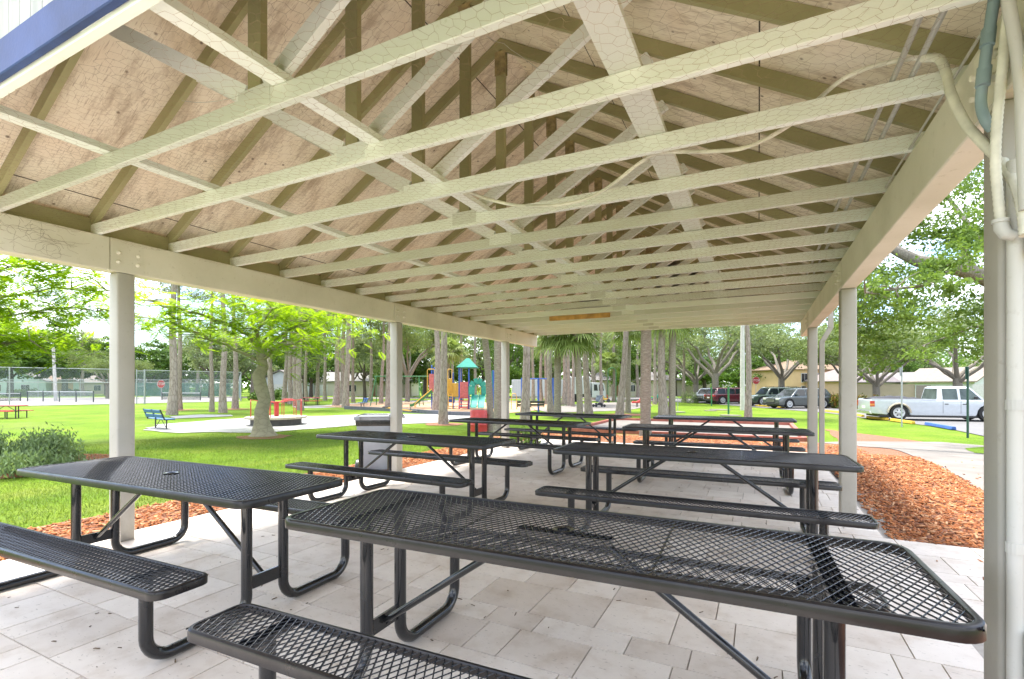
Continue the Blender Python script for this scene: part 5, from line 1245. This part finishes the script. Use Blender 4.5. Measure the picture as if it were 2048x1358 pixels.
# ---------------------------------------------------------------- vehicles (x to the rear, nose at x = 0)
def paint(name, c, rough=.25): 
    m = plain(name, c, rough, var=.05, coat=.8); return m
M['glass'] = plain('dark_window_glass', (.008, .012, .014), .12, var=.1); M['glassclear'] = plain('greenish_window_glass', (.07, .09, .08), .1, var=.4, scale=2)
M['tyre'] = plain('tyre_rubber', (.018, .018, .018), .85); M['rim'] = plain('alloy_rim', (.42, .43, .44), .35, .5); M['chrome'] = plain('chrome', (.55, .56, .57), .2, .8)
M['tail'] = plain('tail_lamp_red', (.42, .02, .015), .2); M['lamp'] = plain('headlamp_lens', (.5, .5, .48), .12); M['amber'] = plain('amber_lamp', (.55, .2, .03), .2); M['trim'] = plain('black_trim', (.02, .02, .022), .5)
def wheel(e, x, y, r, w, rim='rim'):
    s = 1 if y > 0 else -1
    mb = MB(); mb.lathe([(r*.62,-w/2),(r*.93,-w/2),(r,-w*.32),(r,w*.32),(r*.93,w/2),(r*.62,w/2)], (x,y,r), 26, axis='y'); o = mb.build('wheel', M['tyre'], e, smooth=True)
    mb = MB(); mb.lathe([(.02,.0),(r*.16,0),(r*.18,-s*.006),(r*.56,-s*.004),(r*.64,s*.004),(r*.66,0),(r*.66,-s*.012)], (x,y+s*(w*.5+.008),r), 24, axis='y'); mb.build('rim', M[rim], o, smooth=True)
    for k in range(6):
        a = k*math.pi/3; mb = MB(); mb.bar((x+math.cos(a)*r*.28, y+s*(w*.5+.008), r+math.sin(a)*r*.28), (x+math.cos(a)*r*.46, y+s*(w*.5+.008), r+math.sin(a)*r*.46), r*.13, .01, (0,1,0)); mb.build('rim_slot', M['trim'], o)
def arch_pts(cx, r, z0, n=9): return [(cx+r*math.cos(a), z0+r*math.sin(a)) for a in np.linspace(0, math.pi, n)]
def vehicle(name, label, cat, u, d, rz, col, L, W, Hh, wb, f0, wr, gh, wins, kind='suv', group='vehicles in the parking lot', roofrail=True, glass='glass'):
    """gh: greenhouse (base front, top front, top rear, base rear); wins: side window quads in x; f0: front axle"""
    e = local(name, label, cat, u, d, rz, group); w = W/2; belt = Hh*.60; gx = [x for x in gh]
    low = [(.06,.30),(.0,.50),(.03,.78),(.16,belt*.86),(gx[0]-.05,belt*.98),(gx[0]+.1,belt),(gx[3] if kind != 'pickup' else L-.02,belt),(L-.02,belt*.95),(L,.62),(L-.06,.36)]
    ra, fa = arch_pts(f0+wb, wr*1.16, wr*.95), arch_pts(f0, wr*1.16, wr*.95)
    poly = low + [(f0+wb+wr*1.3,.30)] + ra + [(f0+wb-wr*1.3,.28),(f0+wr*1.3,.28)] + fa + [(f0-wr*1.3,.29)]
    mb = MB(); mb.prism([(x,-w,z) for x, z in poly], (0,2*w,0)); body = mb.build('body', col, e, bevel=.045, seg=3, smooth=True)
    zb, zt = belt-.02, Hh; yb, ytp = w*.96, w*.76
    bt = [(gx[0],-yb,zb),(gx[3],-yb,zb),(gx[3],yb,zb),(gx[0],yb,zb)]; md = [(gx[0]+(gx[1]-gx[0])*.9,-(yb+(ytp-yb)*.9),zb+(zt-zb)*.9),(gx[3]+(gx[2]-gx[3])*.9,-(yb+(ytp-yb)*.9),zb+(zt-zb)*.9)]
    md += [(md[1][0],-md[1][1],md[1][2]),(md[0][0],-md[0][1],md[0][2])]
    tp = [(gx[1]+.12,-ytp*.9,zt),(gx[2]-.1,-ytp*.9,zt),(gx[2]-.1,ytp*.9,zt),(gx[1]+.12,ytp*.9,zt)]
    mb = MB(); mb.loft([bt, md, tp]); mb.build('cabin', col, e, bevel=.03, seg=2, smooth=True)
    def sidep(x, z, s): t = (z-zb)/(zt-zb); return (x, s*(yb+(ytp-yb)*t+.006), z)
    z0, z1 = belt+.04, zb+(zt-zb)*.84
    def xf(z): return gx[0]+(gx[1]-gx[0])*(z-zb)/(zt-zb)
    def xr(z): return gx[3]+(gx[2]-gx[3])*(z-zb)/(zt-zb)
    for s in (-1, 1):
        for a, c in wins:
            q = [(max(a, xf(z0)+.12), z0), (min(c, xr(z0)-.12), z0), (min(c, xr(z1)-.10), z1), (max(a, xf(z1)+.10), z1)]
            mb = MB(); mb.prism([sidep(x, z, s) for x, z in q], (0, s*.006, 0)); mb.build('window', M[glass], e)
            if kind != 'van':
                mb = MB(); mb.box(c-.22, s*w-(.02 if s > 0 else 0), belt*.80, c-.06, s*w+(.02 if s < 0 else 0)+s*.02, belt*.80+.04); mb.build('door_handle', col if kind != 'pickup' else M['trim'], e)
                mb = MB(); mb.box(c+.005, min(s*(w+.001), s*(w-.01)), .42, c+.02, max(s*(w+.003), s*(w-.01)), belt-.03); mb.build('door_seam', M['trim'], e)
        mx_, mz = gx[0]+.42, belt+.06
        mb = MB(); mb.box(mx_, s*(w*.98) if s > 0 else s*w*.98-.2, mz, mx_+.12, s*(w*.98)+.2 if s > 0 else s*w*.98, mz+.15); mb.build('mirror', col if kind != 'pickup' else M['trim'], e, bevel=.03)
        for xx in (f0, f0+wb): wheel(e, xx, s*(w-.12), wr, .24)
        mb = MB(); mb.box(-.004, s*w*.58 if s > 0 else -w*.97, .72, .34, s*w*.97 if s > 0 else -w*.58, .90); mb.build('headlight', M['lamp'], e, bevel=.03)
        if kind == 'pickup': mb = MB(); mb.box(L-.20, s*(w-.08) if s > 0 else s*(w+.006), .74, L+.006, s*(w+.006) if s > 0 else s*(w-.08), belt-.06); mb.build('taillight', M['tail'], e, bevel=.01); mb = MB(); mb.box(L-.19, s*(w-.06) if s > 0 else s*(w+.009), .80, L+.009, s*(w+.009) if s > 0 else s*(w-.06), .90); mb.build('turn_lamp', M['amber'], e)
        else: mb = MB(); mb.box(L-.30, s*w*.66 if s > 0 else -w*1.003, belt*.76, L+.004, s*w*1.003 if s > 0 else -w*.66, belt*.94); mb.build('taillight', M['tail'], e, bevel=.03)
        if roofrail: mb = MB(); mb.tube([(gx[1]+.3,s*ytp*.84,zt),(gx[1]+.4,s*ytp*.84,zt+.07),(gx[2]-.4,s*ytp*.84,zt+.07),(gx[2]-.3,s*ytp*.84,zt)], .02, 6); mb.build('roof_rail', M['trim'], e)
    for nm, A, Bx in (('windshield', xf, -1), ('rear_window', xr, 1)):
        q = [(A(z)+Bx*.008, z, (yb+(ytp-yb)*(z-zb)/(zt-zb))-.12) for z in (z0, z1)]
        mb = MB(); mb.prism([(q[0][0],-q[0][2],q[0][1]),(q[0][0],q[0][2],q[0][1]),(q[1][0],q[1][2],q[1][1]),(q[1][0],-q[1][2],q[1][1])], (Bx*.006,0,.003)); mb.build(nm, M[glass], e)
    mb = MB(); mb.box(-.03,-w*.52,.50,.1,w*.52,.86); g = mb.build('grille', M['trim'], e, bevel=.02)
    for z in (.58,.67,.76): mb = MB(); mb.box(-.045,-w*.5,z,-.031,w*.5,z+.03); mb.build('grille_bar', M['chrome'], g)
    for x0, x1 in ((-.05,.12),(L-.10,L+.06)): mb = MB(); mb.box(x0,-w*.97,.33,x1,w*.97,.50); mb.build('bumper', M['trim'] if kind != 'pickup' else M['chrome'], e, bevel=.03)
    mb = MB(); mb.box(L+.004,-.26,.62,L+.012,.26,.76); mb.build('number_plate', M['signwhite'], e)
    mb = MB(); mb.box(.3,-w*.86,.18,L-.4,w*.86,.42); mb.build('underbody', M['trim'], e)
    return e
M['pgrey'] = paint('charcoal_car_paint', (.055, .066, .068)); M['pgreen'] = paint('dark_green_car_paint', (.035, .06, .035)); M['pmaroon'] = paint('maroon_car_paint', (.09, .012, .018)); M['psilver'] = paint('silver_car_paint', (.36, .39, .42)); M['pwhite'] = paint('white_truck_paint', (.46, .49, .53), .3)
def at_nose(e, u, d): e.location = GD(u, d)
# the nose sits at (u, d); the car runs to the right of the picture
SUVW = [(1.55,2.62),(2.72,3.66),(3.76,4.7)]
vehicle('parked_wagon', 'dark grey wagon with roof rails parked nose left behind the far right posts', 'car', 1541, 41.8, .20, M['pgrey'], 5.5, 1.95, 1.72, 3.35, 1.05, .40, (1.25,2.05,4.75,5.35), SUVW)
vehicle('parked_offroader', 'dark green boxy off-roader partly hidden behind the grey wagon', 'car', 1494, 47.5, .10, M['pgreen'], 5.3, 1.95, 1.80, 3.2, 1.0, .43, (1.35,1.95,5.0,5.25), SUVW)
vehicle('parked_wagon', 'maroon wagon facing right, its tail beside the large oak trunk', 'car', 1508, 53, math.pi+.12, M['pmaroon'], 5.2, 1.9, 1.74, 3.1, 1.0, .42, (1.25,2.0,4.5,5.1), SUVW)
vehicle('parked_van', 'silver car with a glossy red tail lamp, farthest left in the lot', 'car', 1398, 55, .75, M['psilver'], 4.6, 1.8, 1.66, 2.75, .95, .36, (1.0,1.7,4.0,4.5), [(1.3,2.3),(2.4,3.3)])
pk = vehicle('pickup_truck', 'white extended cab pickup parked side on with a covered load in its bed', 'pickup truck', 2052, 23.8, math.pi-.30, M['pwhite'], 6.3, 1.95, 1.86, 3.95, 1.02, .42, (1.12,1.78,3.10,3.22), [(1.3,2.2),(2.32,2.98)], 'pickup', roofrail=False, glass='glassclear')
gr = G(1797, 841); a_ = TH+math.pi-.30; ca, sa = math.cos(a_), math.sin(a_); lx, ly = 1.02+3.95, .9
pk.location = (gr.x-(lx*ca-ly*sa), gr.y-(lx*sa+ly*ca), -.49)
for y0_, y1_ in ((-.97,-.86),(.86,.97)): mb = MB(); mb.box(3.3,y0_,1.118,6.25,y1_,1.165); mb.build('bed_rail', M['pwhite'], pk, bevel=.012)
mb = MB(); rg4 = []
for i in range(12):
    x = 3.7+2.5*i/11; z = 1.15+.13*math.sin(math.pi*i/11)+.03*math.sin(i*2.3); rg4.append([(x,-.84,1.10),(x,-.5,z+.02*math.sin(i)),(x,0,z+.05),(x,.5,z+.02*math.cos(i)),(x,.84,1.10)])
mb.loft(rg4); mb.build('load_cover', M['strdark'], pk, smooth=True)
for s in (-1, 1):
    mb = MB(); mb.tube([(1.02+3.95+.53*math.cos(a), s*1.0, .40+.53*math.sin(a)) for a in np.linspace(.05, 3.09, 16)], .05, 6); mb.build('wheel_arch_trim', M['woodpale'], pk, smooth=True)
mb = MB(); mb.box(1.5,-.98,.20,4.0,-.90,.27); mb.build('side_step', M['trim'], pk)

# white trailer and box truck beyond the playground
M['vanwhite'] = plain('white_van_panel', (.48, .50, .53), .4, var=.06)
d = 64; k2 = px2m(d); b = local('box_trailer', 'white ribbed box trailer parked beyond the blue overhead ladder', 'trailer', 1072, d, .02)
mb = MB(); mb.box(-48*k2,0,.55,56*k2,2.2,2.75); mb.build('body', M['vanwhite'], b, bevel=.04)
for i in range(22): x = -47*k2+i*4.9*k2; mb = MB(); mb.box(x,-.02,.6,x+.04,-.002,2.7); mb.build('rib', M['whitepaint'], b)
for x in (.6, 1.5):
    mb = MB(); mb.lathe([(.05,-.1),(.34,-.1),(.36,0),(.34,.1),(.05,.1)], (x,.1,.36), 16, axis='y'); mb.build('wheel', M['tyre'], b)
mb = MB(); mb.bar((-48*k2,1.1,.5),(-60*k2,1.1,.45),.1,.1); mb.build('tow_bar', M['trim'], b)
d = 60; k2 = px2m(d); b = local('box_truck', 'white box truck facing right behind the pine trunks and stroller', 'truck', 1175, d, .0)
mb = MB(); mb.box(-42*k2,0,.95,6*k2,2.2,3.0); mb.build('cargo_box', M['vanwhite'], b, bevel=.03)
mb = MB(); mb.prism([(9*k2,.05,.5),(37*k2,.05,.5),(37*k2,.05,1.25),(33*k2,.05,2.3),(9*k2,.05,2.35)], (0,2.0,0)); mb.build('cab', M['vanwhite'], b, bevel=.06)
for x0, x1 in ((13,21),(23,33)): mb = MB(); mb.prism([(x0*k2,.03,1.35),(x1*k2,.03,1.35),((x1-2)*k2,.03,2.1),(x0*k2,.03,2.1)], (0,.03,0)); mb.build('window', M['glass'], b)
for x in (-30, -22, 26): mb = MB(); mb.lathe([(.08,-.14),(.40,-.14),(.42,0),(.40,.14),(.08,.14)], (x*k2,.2,.42), 18, axis='y'); mb.build('wheel', M['tyre'], b)
mb = MB(); mb.box(-42*k2,.2,.55,9*k2,2.0,.95); mb.build('chassis', M['trim'], b)

# ---------------------------------------------------------------- tennis courts
def linkmat():
    m, nt, b = mk('chain_link_mesh'); out = nt.nodes['Material Output']; b.inputs['Base Color'].default_value = (.30, .34, .36, 1); b.inputs['Roughness'].default_value = .5
    sp = nt.nodes.new('ShaderNodeSeparateXYZ'); nt.links.new(coords(nt, (14, 14, 14)), sp.inputs[0])
    def stripes(op):
        a = nt.nodes.new('ShaderNodeMath'); a.operation = op; nt.links.new(sp.outputs[0], a.inputs[0]); nt.links.new(sp.outputs[2], a.inputs[1])
        f = nt.nodes.new('ShaderNodeMath'); f.operation = 'FRACT'; nt.links.new(a.outputs[0], f.inputs[0])
        l = nt.nodes.new('ShaderNodeMath'); l.operation = 'LESS_THAN'; l.inputs[1].default_value = .085; nt.links.new(f.outputs[0], l.inputs[0]); return l.outputs[0]
    mxm = nt.nodes.new('ShaderNodeMath'); mxm.operation = 'MAXIMUM'; nt.links.new(stripes('ADD'), mxm.inputs[0]); nt.links.new(stripes('SUBTRACT'), mxm.inputs[1])
    t = nt.nodes.new('ShaderNodeBsdfTransparent'); ms = nt.nodes.new('ShaderNodeMixShader'); nt.links.new(mxm.outputs[0], ms.inputs[0])
    nt.links.new(t.outputs[0], ms.inputs[1]); nt.links.new(b.outputs[0], ms.inputs[2]); nt.links.new(ms.outputs[0], out.inputs['Surface']); return m
M['link'] = linkmat()
def netmat(name, col, fac):
    m, nt, b = mk(name); out = nt.nodes['Material Output']; b.inputs['Base Color'].default_value = (*col, 1); b.inputs['Roughness'].default_value = .8
    sp = nt.nodes.new('ShaderNodeTexChecker'); sp.inputs['Scale'].default_value = 60; nt.links.new(coords(nt), sp.inputs['Vector'])
    mm = nt.nodes.new('ShaderNodeMath'); mm.operation = 'MULTIPLY'; mm.inputs[1].default_value = fac; nt.links.new(sp.outputs['Fac'], mm.inputs[0])
    t = nt.nodes.new('ShaderNodeBsdfTransparent'); ms = nt.nodes.new('ShaderNodeMixShader'); nt.links.new(mm.outputs[0], ms.inputs[0])
    nt.links.new(t.outputs[0], ms.inputs[1]); nt.links.new(b.outputs[0], ms.inputs[2]); nt.links.new(ms.outputs[0], out.inputs['Surface']); return m
M['screen'] = netmat('teal_windscreen_mesh', (.03, .22, .19), 1.0); M['net'] = netmat('tennis_net_cord', (.05, .06, .06), .7)
def fence(label, a, c, h, step, screen=None, mid=True):
    L = (c-a).length; e = empty('chain_link_fence', label, 'fence', a, math.atan2(c.y-a.y, c.x-a.x), 'tennis court fences'); n = int(L/step)
    for i in range(n+1): mb = MB(); mb.tube([(L*i/n,0,-.1),(L*i/n,0,h)], .05, 8); mb.build('post', M['galv'], e)
    for z, nm in ((h,'top_rail'),) + (((h*.62,'mid_rail'),) if mid else ()): mb = MB(); mb.tube([(0,0,z),(L,0,z)], .035, 6); mb.build(nm, M['galv'], e)
    mb = MB(); mb.box(0,-.004,.02,L,.004,h-.02); mb.build('wire_mesh', M['link'], e)
    if screen: x0, x1 = screen; mb = MB(); mb.box(L*x0,.02,.1,L*x1,.03,h*.8); mb.build('windscreen', M['screen'], e)
fence('front chain link fence of the tennis court, tall, left of the nearest post', GD(-300, 40), GD(262, 52.5), 3.66, 6.5)
fence('front chain link fence continuing behind the blue bench and pines', GD(290, 54), GD(482, 62.5), 3.66, 5.5)
fence('rear chain link fence of the tennis court with teal windscreen', GD(-100, 84), GD(478, 92), 3.1, 6, (.62,.99), False)
fence('side chain link fence closing the court before the white garage', GD(482, 62.6), GD(478, 92), 3.5, 7, (.3,.9), False)
b = local('fence_gate', 'narrow chain link gate right of the nearest left post', 'gate', 281, 53.3)
for x in (-.42, .42): mb = MB(); mb.tube([(x,0,-.05),(x,0,3.7)], .055, 8); mb.build('gate_post', M['galv'], b)
for z in (.15, 1.9, 3.55): mb = MB(); mb.tube([(-.42,0,z),(.42,0,z)], .03, 6); mb.build('gate_rail', M['galv'], b)
mb = MB(); mb.box(-.4,-.004,.15,.4,.004,3.5); mb.build('wire_mesh', M['link'], b)
def tnet(label, u0, d0, u1, d1, posts=2, mat='net', h=1.0):
    a, c = GD(u0, d0), GD(u1, d1); L = (c-a).length; e = empty('tennis_net', label, 'tennis net', a, math.atan2(c.y-a.y, c.x-a.x))
    for i in range(posts): x = L*i/(posts-1); mb = MB(); mb.tube([(x,0,-.05),(x,0,h+.08)], .065, 8); mb.build('net_post', M['blackband'], e)
    mb = MB(); mb.box(0,-.01,.05,L,.01,h-.06); mb.build('netting', M[mat], e); mb = MB(); mb.box(0,-.02,h-.06,L,.02,h+.03); mb.build('top_band', M['whitepaint'], e)
tnet('tennis net at the left photo edge with a white top band', -60, 58, 41, 63)
tnet('tennis net behind the pines with a white top band', 324, 68, 401, 66)
tnet('low black divider fence with a white rail across the court', 55, 62, 187, 58, 5, 'link', 1.25)

# ---------------------------------------------------------------- houses and walls
def housemats(nm, w, r): return plain(nm+'_wall', w, .85, var=.06, scale=1), plain(nm+'_roof', r, .9, var=.2, scale=3)
M['whitetrim'] = plain('white_house_trim', (.55, .55, .54), .6)
def house(label, u, d, W, Dp, he, hr, wall, roof, rz=0, style='hip', wins=(), doors=(), garage=()):
    mw, mr = housemats(label.split()[0]+'_house', wall, roof); e = local('house', label, 'house', u, d, rz)
    mb = MB(); mb.box(-W/2,0,-.3,W/2,Dp,he); wl_ = mb.build('wall', mw, e); o = .45; x0, x1, y0, y1 = -W/2-o, W/2+o, -o, Dp+o; ym = Dp/2
    mb = MB()
    if style == 'hip':
        ins = min(W, Dp)/2; mb.loft([[(x0,y0,he),(x1,y0,he),(x1,y1,he),(x0,y1,he)],[(x0,y0,he+.14),(x1,y0,he+.14),(x1,y1,he+.14),(x0,y1,he+.14)],[(-W/2+ins,ym-.05,hr),(W/2-ins,ym-.05,hr),(W/2-ins,ym+.05,hr),(-W/2+ins,ym+.05,hr)]])
    elif style == 'gable': mb.prism([(x0,y0,he+.005),(x0,y1,he+.005),(x0,y1,he+.15),(x0,ym,hr),(x0,y0,he+.15)], (x1-x0,0,0))
    else:
        mb.prism([(x0,y0,he+.16),(0,y0,hr),(x1,y0,he+.16),(x1,y0,he+.005),(0,y0,hr-.2),(x0,y0,he+.005)], (0,y1-y0,0))
        g = MB(); g.prism([(-W/2,.0,he+.001),(W/2,.0,he+.001),(0,.0,hr-.22)], (0,.2,0)); g.build('gable_wall', mw, e)
    mb.build('roof', mr, e)
    for x, z, w, h in wins:
        mb = MB(); mb.box(x-w/2-.07,-.05,z-.07,x+w/2+.07,-.003,z+h+.07); f = mb.build('window', M['whitetrim'], e); mb = MB(); mb.box(x-w/2,-.07,z,x-.03,-.052,z+h); mb.box(x+.03,-.07,z,x+w/2,-.052,z+h); mb.build('pane', M['glass'], f)
    for x, w, h in doors: mb = MB(); mb.box(x-w/2,-.06,-.1,x+w/2,-.004,h); mb.build('door', M['deck'], e)
    for x, w, h in garage:
        mb = MB(); mb.box(x-w/2,-.06,-.1,x+w/2,-.004,h); gd = mb.build('garage_door', M['whitetrim'], e)
        for i in range(1, 4): mb = MB(); mb.box(x-w/2,-.065,h*i/4,x+w/2,-.061,h*i/4+.03); mb.build('panel_groove', M['galv'], gd)
house('pale teal house with a grey roof behind the left end of the court', 25, 104, 13, 9, 2.9, 5.6, (.36,.47,.44), (0.150, 0.140, 0.135), .1, 'front', [(-3,.9,1.6,1.3),(2.5,.9,1.6,1.3)])
house('tan timber shed with a dark doorway beyond the court', 88, 106, 5.5, 4, 2.9, 4.2, (.45,.31,.19), (0.180, 0.125, 0.085), 0, 'gable', [], [(-1.6,1.2,2.0)])
house('cream low house seen between the dark trees left of the post', 170, 118, 14, 8, 2.7, 4.6, (.47,.40,.35), (0.165, 0.140, 0.120), 0, 'hip', [(-4,.9,1.6,1.2),(3,.9,1.6,1.2)])
house('grey house behind the fence gate', 288, 112, 12, 8, 2.8, 5.6, (.42,.44,.47), (0.170, 0.175, 0.185), .2, 'hip', [(0,.9,1.8,1.2)])
house('white garage with a panelled door right of the lime tree', 560, 92, 7.5, 7, 2.9, 5.0, (.50,.53,.57), (0.165, 0.145, 0.130), .05, 'front', [], [], [(0,4.8,2.3)])
house('pale house behind the thin pine trunks by the middle post', 655, 100, 16, 8, 2.8, 4.9, (.47,.44,.38), (0.200, 0.190, 0.170), 0, 'hip', [(-5,.9,1.6,1.2),(5,.9,1.6,1.2)], [], [(-1.5,3.0,2.2)])
house('cream long house behind the swing set', 745, 95, 15, 8, 2.8, 4.6, (.50,.45,.36), (0.210, 0.200, 0.180), 0, 'hip', [(-4,.9,1.6,1.2),(4,.9,1.6,1.2)], [(0,1,2.1)])
house('beige house behind the green arch and pines', 1262, 96, 20, 8, 3.0, 4.8, (.48,.43,.36), (0.170, 0.155, 0.145), 0, 'hip', [(-6,.9,1.6,1.2),(0,.9,1.6,1.2),(6,.9,1.6,1.2)], [(-3,1,2.1)])
house('tan two storey building behind the grey wagon', 1640, 82, 13, 9, 4.6, 6.4, (.50,.34,.19), (0.180, 0.120, 0.075), .2, 'hip', [(-3,2.6,1.2,1.4),(0,2.6,1.2,1.4),(3,2.6,1.2,1.4),(-3,.6,1.2,1.3)])
house('peach house behind the forked oak trunk', 1735, 76, 9, 8, 2.6, 4.9, (.50,.33,.24), (0.180, 0.150, 0.135), .3, 'hip', [(2,.9,1.4,1.2)])
house('low house with a grey hip roof over the cream wall', 1800, 72, 7, 6, 2.4, 3.7, (.42,.38,.33), (0.135, 0.115, 0.115), .3, 'hip', [(0,.9,1.4,.9)])
house('white gabled house behind the pickup cab', 1880, 70, 6, 8, 2.4, 4.0, (.52,.55,.58), (0.175, 0.165, 0.155), .35, 'front', [(-1.4,.9,1.2,1.2),(1.4,.9,1.2,1.2)])
house('white house with a tan roof at the right post edge', 1985, 64, 7.5, 8, 2.4, 4.5, (.52,.53,.55), (0.200, 0.170, 0.140), .35, 'front', [], [], [(0,4.5,2.2)])
def wall(name, label, a, c, h, t, mat, cap=True):
    L = (c-a).length; e = empty(name, label, 'wall', a, math.atan2(c.y-a.y, c.x-a.x)); mb = MB(); mb.box(0,0,-.2,L,t,h); mb.build('wall_panel', mat, e)
    if cap: mb = MB(); mb.box(-.03,-.03,h+.001,L+.03,t+.03,h+.08); mb.build('coping', mat, e)
M['creamwall'] = plain('cream_wall_render', (.47, .41, .28), .85, var=.06, scale=1.2)
wall('garden_wall', 'cream rendered wall behind the pickup bed', GD(1690, 60), GD(1830, 56), 2.05, .25, M['creamwall'])
wall('garden_wall', 'grey timber wall right of the cream one behind the pickup cab', GD(1832, 55.8), GD(1862, 55), 2.0, .2, plain('grey_timber', (.28,.25,.21), .9), False)
wall('white_fence', 'white panel fence behind the sign post at the right edge', GD(1945, 54), GD(2080, 50), 2.1, .12, M['whitetrim'], False)
wall('garden_wall', 'pale house wall strip far behind the pines in the centre', GD(1120, 104), GD(1420, 98), 2.6, .3, plain('pale_wall', (.50,.45,.38), .9))

# far wood closing the view
def far_wood():
    rg = np.random.default_rng(91); n = 36000
    u = rg.uniform(-500, 2300, n); d = rg.uniform(138, 168, n); l = (u-1024)/FOC
    z = -0.5 + rg.uniform(0, 1, n)**.8*(12+3.0*np.sin(u*.021)+1.6*np.sin(u*.057+1)+1.0*np.sin(u*.13))
    P = np.stack([(l*CT-ST)*d, (l*ST+CT)*d, z], 1); V, F = leaf_quads(P, 1.25, .8, rg, None, .2)
    tag(np_mesh('far_wood', V, F, M['midleaf']), kind='stuff')
far_wood()
